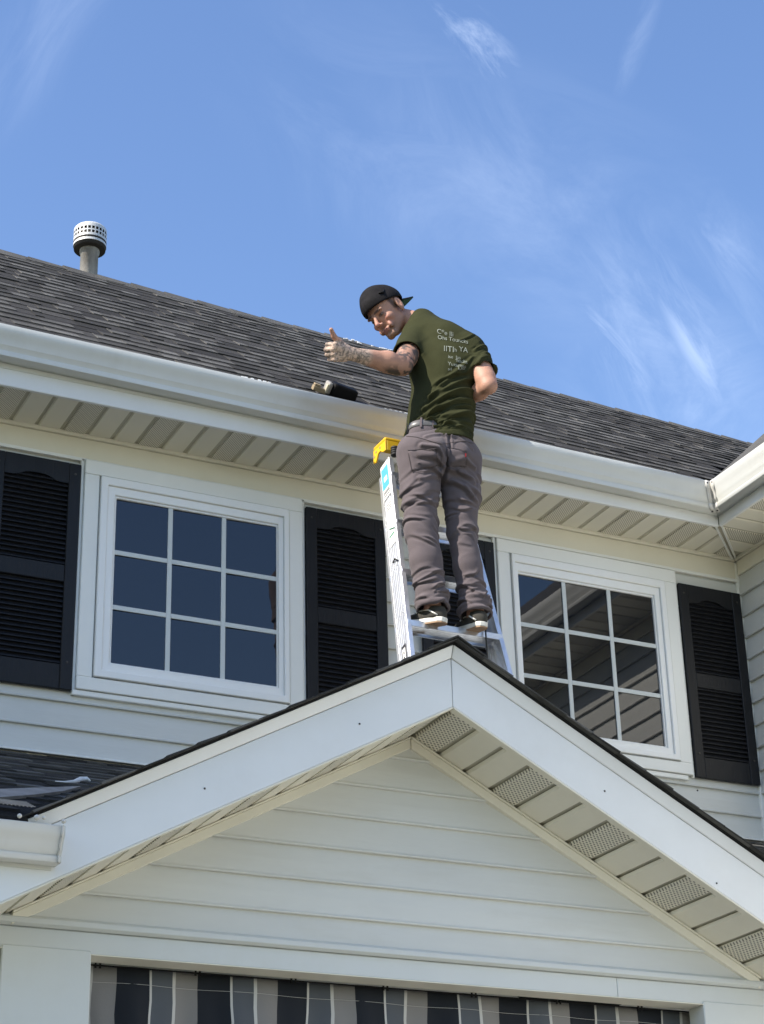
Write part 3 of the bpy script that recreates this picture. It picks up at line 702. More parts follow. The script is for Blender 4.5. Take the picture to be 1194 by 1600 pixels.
for z in (4.645, 4.945, 5.245, 5.545, 5.845, 6.145):
    a, b = railpt(-1, z)+Vector((.004, 0, 0)), railpt(1, z)-Vector((.004, 0, 0))
    st = MB().box(a.x, b.x, a.y-.002, a.y+.078, z-.004, z).build('step', 'alum2', lad, bevel=.001)
    MB().box(a.x, b.x, a.y-.006, a.y-.002, z-.030, z+.001).build('step_edge', 'alum2', st, bevel=.001)
    MB().box(a.x, b.x, a.y+.074, a.y+.078, z-.028, z-.0045).build('step_edge', 'alum2', st)
    for x in (a.x+.02, b.x-.02): MB().beam((x, a.y+.01, z-.028), (x, a.y+.07, z-.028), (.004, 0, 0), (0, 0, .018)).build('bracket', 'alum', st)
    pts = [railpt(-1, z+.02)-nrm*.126, railpt(1, z+.02)-nrm*.126]
    MB().beam(pts[0], pts[1], (0, .008, .0), (0, 0, .026)).build('rear_brace', 'alum2', lad)
MB().beam(railpt(-1, 5.245)+Vector((.03, .04, -.03)), railpt(-1, 4.99)+Vector((.004, .03, 0)), (.02, 0, 0), (0, .003, 0)).build('knee_brace', 'alum', lad)
MB().beam(railpt(1, 5.245)+Vector((-.03, .04, -.03)), railpt(1, 4.99)+Vector((-.004, .03, 0)), (.02, 0, 0), (0, .003, 0)).build('knee_brace', 'alum', lad)
# yellow top: box with skirt, scalloped lower edge on the sides
zc = 6.352; yc = ly(6.27)
top = MB().box(4.100, 4.560, yc-.012, yc+.128, zc-.018, zc).build('ladder_top', 'yellow', lad, bevel=.006, seg=2)
for (xa, xb) in ((4.100, 4.109), (4.551, 4.560)):
    pr = [(yc-.012, zc-.019), (yc+.128, zc-.019), (yc+.128, zc-.095), (yc+.122, zc-.084), (yc+.12, zc-.084), (yc+.105, zc-.10), (yc+.09, zc-.082), (yc+.075, zc-.060), (yc+.05, zc-.055), (yc+.02, zc-.075), (yc-.012, zc-.078)]
    MB().prism(pr, lambda p: (xa, p[0], p[1]), lambda p: (xb, p[0], p[1])).build('skirt', 'yellow', top, bevel=.002)
MB().box(4.111, 4.549, yc-.012, yc-.004, zc-.075, zc-.019).build('skirt', 'yellow', top, bevel=.002)
for (yy, z2) in ((yc+.05, zc-.035), (yc+.115, zc-.06), (yc+.095, zc-.04)):
    MB().lathe([(.0001, -.001), (.007, -.001), (.007, .001), (.0001, .001)], (4.0995, yy, z2), 12, axis=(-1, 0, 0)).build('rivet', 'wood', top)
bm_ = MB()
for i in range(4): bm_.lathe([(.0001, -.007), (.020, -.006), (.023, 0), (.020, .006), (.0001, .007)], (4.145, yc-.03, zc-.068-i*.0125), 14)
bm_.build('rubber_bumper', 'rubber', lad, smooth=True)
# stickers on the left rail web
def sticker(z0, z1, q0, q1, m, nm='label_sticker', off=.0030):
    a, b = railpt(-1, z0), railpt(-1, z1); x = Vector((-off, 0, 0))
    MB().beam(a-nrm*((q0+q1)/2)+x, b-nrm*((q0+q1)/2)+x, (.0006, 0, 0), nrm*(q1-q0)).build(nm, m, lad)
sticker(6.02, 6.235, .008, .094, 'lab_white', off=.0044)
sticker(6.08, 6.21, .014, .088, 'lab_blue', off=.0052)
sticker(6.12, 6.15, .03, .065, 'lab_white', off=.0060)
for z in (6.035, 6.05, 6.06): sticker(z, z+.005, .016, .084, 'ink', off=.0052)
sticker(5.72, 6.0, .016, .080, 'lab_white', off=.0044)
for z in (5.97, 5.955, 5.94): sticker(z, z+.004, .020, .074, 'ink', off=.0052)
sticker(5.775, 5.785, .020, .074, 'lab_green', off=.0052)
sticker(5.0, 5.13, .030, .072, 'ink', off=.0036); sticker(5.004, 5.112, .036, .066, 'lab_white', off=.0044)
for z in (5.02, 5.05, 5.08): sticker(z, z+.016, .046, .056, 'ink', off=.0052)
for z in (5.88, 5.58, 5.30):
    a = railpt(-1, z)
    for q in (.02, .055): MB().lathe([(.0001, -.003), (.006, -.002), (.006, .002), (.0001, .003)], a-nrm*q+Vector((-.0035, 0, 0)), 10, axis=(-1, 0, 0)).build('rivet', 'alum', lad)
MB().tube([railpt(-1, 5.60)-nrm*.012+Vector((-.006, 0, 0)), railpt(-1, 5.625)-nrm*.035+Vector((-.010, 0, 0)), railpt(-1, 5.62)-nrm*.062+Vector((-.006, 0, 0))], .004, 6).build('latch', 'rubber', lad)
MB().tube([railpt(-1, 5.80)-nrm*.012+Vector((-.006, 0, 0)), railpt(-1, 5.825)-nrm*.062+Vector((-.006, 0, 0))], .003, 6).build('latch', 'lab_green', lad)
# hanging cord
c0 = railpt(1, 5.245)
cord = MB().tube([(c0.x-.105, c0.y-.022, 5.27), (c0.x-.107, c0.y-.026, 5.20), (c0.x-.103, c0.y-.022, 5.12), (c0.x-.106, c0.y-.020, 5.05)], .004, 6).build('cord', 'rubber')
tag(cord, 'short black cord hanging down from beside the right shoe over the ladder step', 'cord')

# ------------------------------------------------------------------ loose things
# black box on the roof above the gutter, held by a strap
bc = at(530, 612, 8.40); 
bx_ = thing('power_box', bc, 'black rounded box lying on the shingles just above the gutter', 'box')
ux_ = Vector((.985, 0, -.17)); uy_ = Vector((.1, .76, .64)).normalized(); uz_ = ux_.cross(uy_).normalized()
def obox(c, sx, sy, sz, nm, m, par, bev): 
    a = c-ux_*sx/2; b = c+ux_*sx/2
    return MB().beam(a, b, uy_*sy, uz_*sz).build(nm, m, par, bevel=bev, seg=3)
obox(bc+ux_*.02, .145, .10, .082, 'body', 'black', bx_, .018)
obox(bc+ux_*-.066, .026, .08, .066, 'end_band', 'galv', bx_, .010)
bw = thing('wooden_block', at(500, 606, 8.38), 'small bare wood block lying left of the black box above the gutter', 'block')
c = at(500, 607, 8.38)
obox(c-ux_*.005-uz_*.006, .070, .045, .026, 'block', 'wood', bw, .004); obox(c-ux_*.02+uz_*.014, .035, .035, .010, 'slat', 'wood', bw, .002)
obox(at(511, 607, 8.36), .016, .030, .050, 'upright', 'tape', bw, .005)
# white strip on the lower roof
p0 = at(86, 1223, 0.0001+7.55)
def on_lr(px, py, h=.012):
    d = RT*((px-597)/FPX)-UP*((py-800)/FPX)+fw; s = (4.655-3.605)/(8.8-6.43)
    t = (3.605-1.6-6.43*s)/(d.z-d.y*s); return CAM+d*t+Vector((0, 0, h))
MB().add([on_lr(-40, 1246, .02), on_lr(0, 1243, .02), on_lr(60, 1240.5, .02), on_lr(126, 1236, .015), on_lr(100, 1242.5, .012), on_lr(50, 1249, .012), on_lr(0, 1253, .012), on_lr(-40, 1256, .012)], [(0, 1, 2, 3, 4, 5, 6, 7)]).build('valley_flashing', 'flash', lr, solid=.012)
st = MB().tube([on_lr(86, 1225), on_lr(100, 1226.5), on_lr(115, 1226), on_lr(126, 1222.5), on_lr(135, 1222), on_lr(141, 1224)], [.002, .005, .008, .013, .013, .003], 7).build('plastic_strip', 'lab_white', smooth=True)
tag(st, 'small white curled plastic strip lying on the dark lower roof', 'debris')
# flaking white bits at ridge and gutter lip
fb = MB()
def bits(pts, r):
    for c in pts:
        a = random.uniform(0, 3)
        fb.beam(c-Vector((r, 0, 0)), c+Vector((r*random.uniform(.5, 1.6), 0, 0)), (0, r*.8, 0), (0, r*.2, r*random.uniform(.5, 1.2)))
for i in range(24): bits([mroof(random.choice((5.02, 5.10, 5.35, 5.42, 5.40, 5.30))+random.gauss(0, .05), random.uniform(.955, .99))+Vector((0, -.012, .014))], random.uniform(.004, .010))
bits([Vector((3.38+.03*i+random.uniform(-.01, .01), FY-.113, gz(3.4)+.157)) for i in range(6)], .007)
bits([Vector((4.20+.03*i, FY-.110, gz(4.3)+.158)) for i in range(7)], .007)
o = fb.build('debris', 'lab_white'); tag(o, 'scattered white flakes along the roof ridge and gutter lip', 'debris', 'stuff')

# ------------------------------------------------------------------ tree out of frame on the left: throws the dappled shade on the porch
tr = thing('tree', (-6.2, 6.1, 0), 'broad leafy tree standing left of the house', 'tree')
MB().tube([(-6.2, 6.1, 0), (-6.25, 6.15, 3), (-6.1, 6.2, 6), (-6.2, 6.2, 9), (-6.2, 6.2, 11.6)], [.30, .25, .2, .13, .05], 12).build('trunk', 'bark', tr, smooth=True)
lb = MB()
for i in range(9):
    a = i*2.4; z = 5+i*.65; r = 1.7-.08*i
    lb.tube([(-6.2, 6.2, z), (-6.2+cos(a)*r*.6, 6.2+sin(a)*r*.6, z+.6), (-6.2+cos(a)*r, 6.2+sin(a)*r, z+1.3)], [.08, .05, .02], 6)
lb.build('limb', 'bark', tr)
nl = 20000; cl = []
for i in range(70):
    a = rng.uniform(0, 2*pi); rr = 2.3*sqrt(rng.uniform()); z = rng.uniform(6.5, 12.40-.08*rr)
    cl.append((-6.2+rr*cos(a), 6.2+rr*sin(a), z, rng.uniform(.4, .7)))
lf = MB(); VV = []; FF = []
for i in range(nl):
    c = cl[i % len(cl)]; d = rng.normal(size=3); d /= np.linalg.norm(d); d *= c[3]*rng.uniform(.3, 1)**.5
    p = np.array(c[:3])+d; u = rng.normal(size=3); u /= np.linalg.norm(u); w = np.cross(u, rng.normal(size=3)); w /= np.linalg.norm(w); s_ = rng.uniform(.08, .16)
    k0 = len(VV); VV += [tuple(p-u*s_), tuple(p+w*s_*.5), tuple(p+u*s_), tuple(p-w*s_*.5)]; FF.append((k0, k0+1, k0+2, k0+3))
lf.v = VV; lf.f = FF; lf.mi = [0]*len(FF)
o = lf.build('crown', 'leaf', tr); o['kind'] = 'stuff'

# ------------------------------------------------------------------ implicit surfaces for the figure
class SDF:
    def __init__(s, lo, hi, h):
        s.lo = np.array(lo, np.float32); s.h = h
        s.n = np.ceil((np.array(hi)-np.array(lo))/h).astype(int)+1
        s.F = np.full(tuple(s.n), .2, np.float32)
    def loc(s, pts, rad):
        P = np.array([list(p) for p in pts], float); a = P.min(0)-rad; b = P.max(0)+rad
        i0 = np.clip(np.floor((a-s.lo)/s.h).astype(int), 0, s.n); i1 = np.clip(np.ceil((b-s.lo)/s.h).astype(int)+1, 0, s.n)
        sl = tuple(slice(int(p), int(q)) for p, q in zip(i0, i1))
        g = [(s.lo[k]+s.h*np.arange(i0[k], i1[k], dtype=np.float32)) for k in range(3)]
        return sl, g[0][:, None, None], g[1][None, :, None], g[2][None, None, :]
    def comb(s, sl, d, k, mode):
        A = s.F[sl]; d = d.astype(np.float32)
        if mode == 'u':
            if k <= 0: s.F[sl] = np.minimum(A, d); return
            h = np.clip(.5+.5*(A-d)/k, 0, 1); s.F[sl] = A*(1-h)+d*h-k*h*(1-h)
        else:
            d = -d
            if k <= 0: s.F[sl] = np.maximum(A, d); return
            h = np.clip(.5-.5*(A-d)/k, 0, 1); s.F[sl] = A*(1-h)+d*h+k*h*(1-h)
    def cone(s, a, b, ra, rb, k=.02, mode='u', flat=None):
        """tapered capsule; flat=(axis vector, factor) squashes the section along that axis"""
        a = np.array(a, float); b = np.array(b, float); m = max(ra, rb)*(1 if not flat else 1.0)+.04
        sl, X, Y, Z = s.loc([a, b], m); ab = b-a; L2 = ab@ab
        dx, dy, dz = X-a[0], Y-a[1], Z-a[2]
        t = np.clip((dx*ab[0]+dy*ab[1]+dz*ab[2])/L2, 0, 1)
        dx = dx-t*ab[0]; dy = dy-t*ab[1]; dz = dz-t*ab[2]
        q = dx*dx+dy*dy+dz*dz; f = 1.0
        if flat:
            n = np.array(flat[0], float); n /= np.linalg.norm(n); f = flat[1]
            c = dx*n[0]+dy*n[1]+dz*n[2]; q = q+c*c*(1/f**2-1)
        d = np.sqrt(q)-(ra+t*(rb-ra))
        if flat: d = d*(f+1)/2
        s.comb(sl, d, k, mode)
    def ell(s, c, R, rad, k=.02, mode='u'):
        """R rows = axes"""
        c = np.array(list(c), float); rad = np.array(rad, float); sl, X, Y, Z = s.loc([c], rad.max()+.04)
        R = np.array([list(r) for r in R], float); q = 0; q2 = 0
        for i in range(3):
            u = (X-c[0])*R[i][0]+(Y-c[1])*R[i][1]+(Z-c[2])*R[i][2]
            q = q+(u/rad[i])**2; q2 = q2+(u/rad[i]**2)**2
        k0 = np.sqrt(q); d = k0*(k0-1)/np.sqrt(q2+1e-9)
        s.comb(sl, d, k, mode)
    def half(s, p, n, pts, rad, k=.004):
        """cut away the side n points to, near pts"""
        sl, X, Y, Z = s.loc(pts, rad); n = Vector(n).normalized()
        d = -((X-p[0])*n.x+(Y-p[1])*n.y+(Z-p[2])*n.z)
        s.comb(sl, d+0*s.F[sl], k, 's')
    def mesh(s):
        F = s.F; I = F < 0; n = s.n
        c = np.zeros((n[0]-1, n[1]-1, n[2]-1), np.uint8)
        for i in (0, 1):
            for j in (0, 1):
                for k in (0, 1): c += I[i:n[0]-1+i, j:n[1]-1+j, k:n[2]-1+k]
        act = (c > 0) & (c < 8); ai = np.argwhere(act).astype(np.int64)
        idx = np.full(act.shape, -1, np.int64); idx[act] = np.arange(len(ai))
        acc = np.zeros((len(ai), 3)); cnt = np.zeros(len(ai))
        for ax_ in range(3):
            o1, o2 = [q for q in range(3) if q != ax_]
            for p in (0, 1):
                for q in (0, 1):
                    A = ai.copy(); A[:, o1] += p; A[:, o2] += q; B = A.copy(); B[:, ax_] += 1
                    fa = F[A[:, 0], A[:, 1], A[:, 2]]; fb_ = F[B[:, 0], B[:, 1], B[:, 2]]
                    cr = (fa < 0) != (fb_ < 0); t = np.where(cr, fa/(fa-fb_+1e-12), 0)
                    P = (A-ai).astype(float); P[:, ax_] += t; acc[cr] += P[cr]; cnt[cr] += 1
        V = (ai+acc/cnt[:, None])*s.h+s.lo
        faces = []
        for ax_ in range(3):
            o1, o2 = [(1, 2), (2, 0), (0, 1)][ax_]
            a = [slice(None)]*3; b = [slice(None)]*3; a[ax_] = slice(0, -1); b[ax_] = slice(1, None)
            Ia, Ib = I[tuple(a)], I[tuple(b)]; E = np.argwhere(Ia != Ib)
            E = E[(E[:, o1] > 0) & (E[:, o2] > 0) & (E[:, o1] < n[o1]-1) & (E[:, o2] < n[o2]-1)]
            def cell(d1, d2):
                q = E.copy(); q[:, o1] -= d1; q[:, o2] -= d2; return idx[q[:, 0], q[:, 1], q[:, 2]]
            Q = np.stack([cell(1, 1), cell(0, 1), cell(0, 0), cell(1, 0)], 1)
            fl = ~Ia[E[:, 0], E[:, 1], E[:, 2]]; Q[fl] = Q[fl][:, ::-1]
            faces.append(Q)
        Fq = np.concatenate(faces); Fq = Fq[(Fq >= 0).all(1)]
        return V, Fq
def np_mesh(name, V, Q, mats, smooth_it=2):
    me = bpy.data.meshes.new(name); me.vertices.add(len(V)); me.vertices.foreach_set('co', V.astype(np.float32).ravel())
    me.loops.add(len(Q)*4); me.loops.foreach_set('vertex_index', Q.astype(np.int32).ravel()); me.polygons.add(len(Q))
    me.polygons.foreach_set('loop_start', np.arange(0, len(Q)*4, 4, dtype=np.int32)); me.polygons.foreach_set('loop_total', np.full(len(Q), 4, np.int32))
    me.update(); me.validate()
    for q in (mats if isinstance(mats, (list, tuple)) else [mats]): me.materials.append(MT[q])
    me.polygons.foreach_set('use_smooth', [True]*len(me.polygons))
    return me
def relax(V, Q, it=2, w=.5):
    for _ in range(it):
        acc = np.zeros_like(V); cnt = np.zeros(len(V))
        for a, b in ((0, 1), (1, 2), (2, 3), (3, 0)):
            np.add.at(acc, Q[:, a], V[Q[:, b]]); np.add.at(acc, Q[:, b], V[Q[:, a]]); np.add.at(cnt, Q[:, a], 1); np.add.at(cnt, Q[:, b], 1)
        V = V*(1-w)+acc/np.maximum(cnt, 1)[:, None]*w
    return V
def normals(V, Q):
    n = np.cross(V[Q[:, 2]]-V[Q[:, 0]], V[Q[:, 3]]-V[Q[:, 1]]); N_ = np.zeros_like(V)
    for i in range(4): np.add.at(N_, Q[:, i], n)
    return N_/np.maximum(np.linalg.norm(N_, axis=1), 1e-9)[:, None]
def vnoise(P, seed=0):
    P = P+seed*17.31; i = np.floor(P).astype(np.int64); f = P-i; f = f*f*(3-2*f)
    def h(x, y, z):
        n = (x*374761393+y*668265263+z*2147483647+seed*974711) & 0xffffffff
        n = ((n ^ (n >> 13))*1274126177) & 0xffffffff; return ((n ^ (n >> 16)) & 0xffff)/65535.0
    r = 0
    for a in (0, 1):
        for b in (0, 1):
            for c in (0, 1):
                w = (f[:, 0] if a else 1-f[:, 0])*(f[:, 1] if b else 1-f[:, 1])*(f[:, 2] if c else 1-f[:, 2])
                r = r+w*h(i[:, 0]+a, i[:, 1]+b, i[:, 2]+c)
    return r*2-1
def ridge(P, d, fr, seed, warp=.6):
    """sharp crested folds across direction d"""
    d = np.array(d, float); d /= np.linalg.norm(d)
    ph = (P@d)*fr*.62+warp*vnoise(P*6, seed)*4.2+warp*vnoise(P*13, seed+3)*1.6
    s = np.abs(np.sin(ph)); am = np.clip(.45+1.1*vnoise(P*9, seed+21), 0, 1.3)
    return ((1-s)**1.3*1.5-.4)*am

# ------------------------------------------------------------------ the man
person = thing('person', (4.25, 7.75, 5.12), 'man on the ladder in olive T-shirt, backwards black cap and taupe trousers', 'person')
Bk = -fw
DY = .13
def pat_(x, y, Y): return at(x, y, Y+DY)
Hc = pat_(605, 490, 8.00)
hf = Vector((-.72, -.27, -.62)).normalized(); hu = Vector((-.60, .06, .80)); hu = (hu-hf*hu.dot(hf)).normalized(); hl = hu.cross(hf)
HM = [hf, hl, hu]
HS = 1.15
def H(f, l, u): return Hc+(hf*f+hl*l+hu*u)*HS
neck = pat_(659, 500, 7.94)
shL, shR = pat_(652, 524, 7.89), pat_(738, 550, 7.70)
elL, wrL = pat_(629, 571, 7.715), pat_(549, 553, 7.70)
elR, wrR = pat_(764, 603, 7.57), pat_(722, 630, 7.82)
hip, hipR = pat_(657, 704, 7.74), pat_(716, 714, 7.72)
knL, knR = pat_(658, 826, 7.755), pat_(722, 832, 7.735)
anL, anR = pat_(676, 945, 7.745), pat_(743, 955, 7.725)
pel = (hip+hipR)/2; ches = (shL+shR)/2
sd = (shR-shL).normalized(); spn = (ches-pel).normalized(); bkn = sd.cross(spn).normalized()   # out of the back?
if bkn.y > 0: bkn = -bkn
fwd = -bkn

def make_body():
    s = SDF((3.38, 7.44, 5.16), (4.86, 8.36, 7.24), .004)
    # torso core, kept inside the clothes
    s.cone(pel, ches-spn*.12, .085, .095, .03, flat=(bkn, .7)); s.cone(shL-spn*.02, shR-spn*.02, .048, .048, .04)
    for a, b, c in ((hip, knL, anL), (hipR, knR, anR)):
        s.cone(a, b, .075, .052, .03); s.cone(b, c, .050, .038, .02); s.cone(c, c+Vector((0, .06, -.05)), .036, .03, .02)
    # neck
    s.cone(neck-spn*.03, H(-.035, 0, -.045), .064, .062, .03)
    s.cone(shL+sd*.05-spn*.03, neck-spn*.06, .04, .045, .04); s.cone(shR-sd*.05-spn*.03, neck-spn*.06, .04, .045, .04)
    # head
    s.ell(H(-.010, 0, .035), HM, tuple(q_*HS for q_ in (.096, .077, .092)), .02)
    s.ell(H(.030, 0, -.028), HM, tuple(q_*HS for q_ in (.062, .060, .086)), .025)
    s.ell(H(.078, 0, -.098), HM, tuple(q_*HS for q_ in (.020, .022, .017)), .02)
    for q in (-1, 1):
        s.cone(H(.0, q*.050, -.055), H(.065, q*.018, -.100), .020, .018, .02)
        s.ell(H(.058, q*.044, -.026), HM, tuple(q_*HS for q_ in (.026, .018, .018)), .015)
        s.ell(H(.101, q*.030, .001), HM, tuple(q_*HS for q_ in (.018, .019, .012)), .008, 's')
        s.ell(H(.074, q*.031, .001), HM, tuple(q_*HS for q_ in (.014, .014, .0125)), .003)
        s.cone(H(.090, q*.012, .020), H(.082, q*.046, .022), .0105, .009, .010)
        s.ell(H(.106, q*.012, -.036), HM, tuple(q_*HS for q_ in (.009, .008, .007)), .006)
        s.ell(H(-.008, q*.083, -.004), HM, tuple(q_*HS for q_ in (.020, .009, .034)), .006); s.ell(H(-.004, q*.092, -.001), HM, tuple(q_*HS for q_ in (.009, .006, .020)), .004, 's')
        s.ell(H(-.004, q*.080, -.034), HM, tuple(q_*HS for q_ in (.009, .006, .010)), .006)
        s.ell(H(.080, q*.036, -.062), HM, tuple(q_*HS for q_ in (.012, .008, .016)), .012)
    s.cone(H(.094, 0, .012), H(.118, 0, -.027), .0085, .0120, .010)
    s.cone(H(.090, -.017, -.066), H(.090, .017, -.066), .0075, .0075, .008); s.cone(H(.089, -.014, -.077), H(.089, .014, -.077), .0085, .0085, .008)
    s.cone(H(.100, -.020, -.0715), H(.100, .020, -.0715), .0022, .0022, .002, 's')
    # left arm
    s.cone(shL+sd*.01, elL, .058, .047, .03); s.cone(shL.lerp(elL, .5)+spn*.0, shL.lerp(elL, .75), .054, .050, .03)
    m1 = elL.lerp(wrL, .30); s.cone(elL, m1, .050, .054, .025); s.cone(m1, wrL, .053, .033, .02, flat=(Bk, .86))
    s.cone(elL.lerp(wrL, .12)+UP*-.012, elL.lerp(wrL, .5)+UP*-.006, .042, .034, .02)
    # left hand: fist with raised thumb, back of the hand to the camera
    a = (pat_(506, 549, 7.69)-wrL).normalized(); b = (Bk-a*Bk.dot(a)).normalized(); t = a.cross(b)
    if t.dot(UP) < 0: t = -t
    GS = 1.14
    def G(x, y, z): return wrL+(a*x+t*y+b*z)*GS
    s.cone(wrL, G(.03, 0, 0), .030, .034, .015, flat=(b, .8))
    s.cone(G(.035, .016, 0), G(.085, .022, .004), .024, .022, .02, flat=(b, .85)); s.cone(G(.035, -.016, -.002), G(.080, -.022, -.002), .022, .019, .02, flat=(b, .9))
    s.ell(G(.06, 0, -.012), [a, t, b], (.042, .040, .024), .02)
    for i, (yy, L, rr) in enumerate(((.033, 1.0, .0118), (.011, 1.05, .0120), (-.011, 1.0, .0113), (-.031, .88, .0100))):
        k = G(.092*(.97+.03*L)-abs(i-1)*.004, yy, .004); p1 = G(.108*L-.004, yy*.98, -.030); p2 = G(.074, yy*.92, -.056); p3 = G(.050, yy*.9, -.036)
        s.ell(k, [a, t, b], (.0148, .013, .014), .006); s.cone(k, p1, rr*1.18, rr*1.12, .005); s.cone(p1, p2, rr*1.12, rr*1.04, .004); s.cone(p2, p3, rr, rr*.9, .004)
    s.cone(G(.022, .018, -.012), G(.060, .046, -.010), .024, .0185, .016); s.cone(G(.060, .046, -.010), G(.088, .070, -.006), .0165, .0140, .010)
    s.cone(G(.088, .070, -.006), G(.106, .098, -.002), .0138, .0105, .006)
    # right arm, elbow out, forearm going in front of the body
    s.cone(shR, elR, .056, .041, .03); s.cone(shR.lerp(elR, .5), shR.lerp(elR, .8), .053, .050, .03)
    s.cone(elR, elR.lerp(wrR, .35), .038, .042, .02); s.cone(elR.lerp(wrR, .35), wrR, .042, .029, .02)
    a2 = (wrR-elR).normalized(); b2 = bkn-a2*bkn.dot(a2); b2.normalize(); t2 = a2.cross(b2)
    def G2(x, y, z): return wrR+a2*x+t2*y+b2*z
    s.cone(G2(0, 0, 0), G2(.07, 0, 0), .030, .036, .015, flat=(b2, .6))
    for i, yy in enumerate((.028, .009, -.010, -.028)):
        s.cone(G2(.075, yy, 0), G2(.115, yy, -.012), .0105, .010, .005); s.cone(G2(.115, yy, -.012), G2(.135-.004*i, yy, -.04), .0098, .0085, .004)
    s.cone(G2(.02, .03, 0), G2(.07, .055, -.015), .015, .011, .01)
    V, Q = s.mesh(); V = relax(V, Q, 1, .35)
    # ---- colour per vertex: skin tones, tattoos, hair, features
    P = V; C = np.tile(np.array([.43, .235, .165]), (len(P), 1))
    C *= (1+.10*vnoise(P*18, 2)+.06*vnoise(P*45, 4))[:, None]
    def loc(c): 
        d = P-np.array(list(c)); return np.stack([d@np.array(list(q)) for q in HM], 1)
    h = loc(Hc)/HS; inh = np.linalg.norm(h, axis=1) < .17
    def blend(mask, col, amt=1.0):
        m = np.clip(mask, 0, 1)[:, None]*amt; C[:] = C*(1-m)+np.array(col)*m
    def blob(c, r, soft=.35):
        d = np.linalg.norm((h-np.array(c))/np.array(r), axis=1); return np.clip((1+soft-d)/(2*soft), 0, 1)*inh
    blend(blob((.085, .044, -.04), (.03, .02, .025)), (.60, .26, .20), .5); blend(blob((.085, -.044, -.04), (.03, .02, .025)), (.60, .26, .20), .5)
    blend(blob((.118, 0, -.03), (.02, .02, .02)), (.62, .27, .20), .5)
    blend(blob((.09, 0, -.071), (.03, .024, .013), .2), (.42, .14, .12), .8)
    blend(blob((.07, 0, -.088), (.05, .055, .035), .4), (.26, .17, .13), .42)
    hair = inh*np.clip((-h[:, 0]+.030+.25*(h[:, 2]-.0))/.01, 0, 1)*np.clip((h[:, 2]+.020)/.014, 0, 1)*(np.abs(h[:, 1]) < .079)
    ear = np.clip((np.abs(h[:, 1])-.074)/.004, 0, 1)
    blend(hair*(1-ear), (.045, .032, .026), .85)
    for q in (-1, 1):
        blend(blob((.095, q*.030, .023), (.02, .023, .0065), .3), (.05, .03, .022), .9)
        blend(blob((.088, q*.031, .001), (.02, .016, .0075), .25), (.06, .035, .028), .8)
        blend(blob((.0885, q*.031, .000), (.02, .010, .004), .25), (.35, .33, .31), .5); blend(blob((.0885, q*.030, .000), (.02, .004, .004), .2), (.01, .008, .006), 1)
    # tattoos
    def arm(c0, c1):
        ab = np.array(list(c1-c0)); d = P-np.array(list(c0)); t_ = (d@ab)/(ab@ab); r_ = np.linalg.norm(d-t_[:, None]*ab, axis=1); return t_, r_
    t_, r_ = arm(shL, elL); on = (r_ < .09)*np.clip((t_-.35)*8, 0, 1)*np.clip((1.15-t_)*8, 0, 1)
    w = P+.02*np.stack([vnoise(P*14, 5), vnoise(P*14, 6), vnoise(P*14, 7)], 1)
    pat = np.clip(.66+1.5*vnoise(w*48, 8)+.9*vnoise(w*95, 9), 0, 1)
    blend(on*np.clip(pat, .15, 1)*(h[:, 0]**2+h[:, 1]**2+h[:, 2]**2 > .02), (.050, .048, .046), .88)
    t_, r_ = arm(elL, wrL); low = -((P-np.array(list(elL)))@np.array(list(UP)))
    on = (r_ < .075)*np.clip((.48-t_)*6, 0, 1)*np.clip((t_+.3)*6, 0, 1)*np.clip(.15+low*26, 0, 1)
    blend(on*np.clip(pat+.25, 0, 1), (.035, .034, .033), .95)
    lines = np.clip(1.05-np.minimum(np.abs(vnoise(w*55, 12)), np.abs(vnoise(w*80, 13)))*5.0, 0, 1)*np.clip(1.2-.4*vnoise(w*90, 3), 0, 1)
    on = (r_ < .10)*np.clip((t_-.62)*9, 0, 1); tip = np.array(list(G(.060, .046, -.01)))
    th = np.clip((((P-tip)@np.array(list(t)))-.002)*90, 0, 1)
    blend(on*(1-th), (.62, .50, .40), .6)
    blend(on*(1-th)*lines, (.085, .075, .060), .9)
    me = np_mesh('body', V, Q, 'skin')
    ca = me.color_attributes.new('skin_col', 'FLOAT_COLOR', 'POINT'); ca.data.foreach_set('color', np.concatenate([C, np.ones((len(C), 1))], 1).astype(np.float32).ravel())
    return link('body', me, person)
body = make_body()

def dist_line(P, a, b):
    a = np.array(list(a)); b = np.array(list(b)); ab = b-a; t = np.clip(((P-a)@ab)/(ab@ab), 0, 1); return np.linalg.norm(P-a-t[:, None]*ab, axis=1)
def crease(P, pts, r, amp):
    """one fold running along a polyline: a crest with a trough under it"""
    d = np.min([dist_line(P, pts[i], pts[i+1]) for i in range(len(pts)-1)], axis=0)
    return amp*(np.exp(-(d/r)**2)-.45*np.exp(-((d-2.1*r)/r)**2))

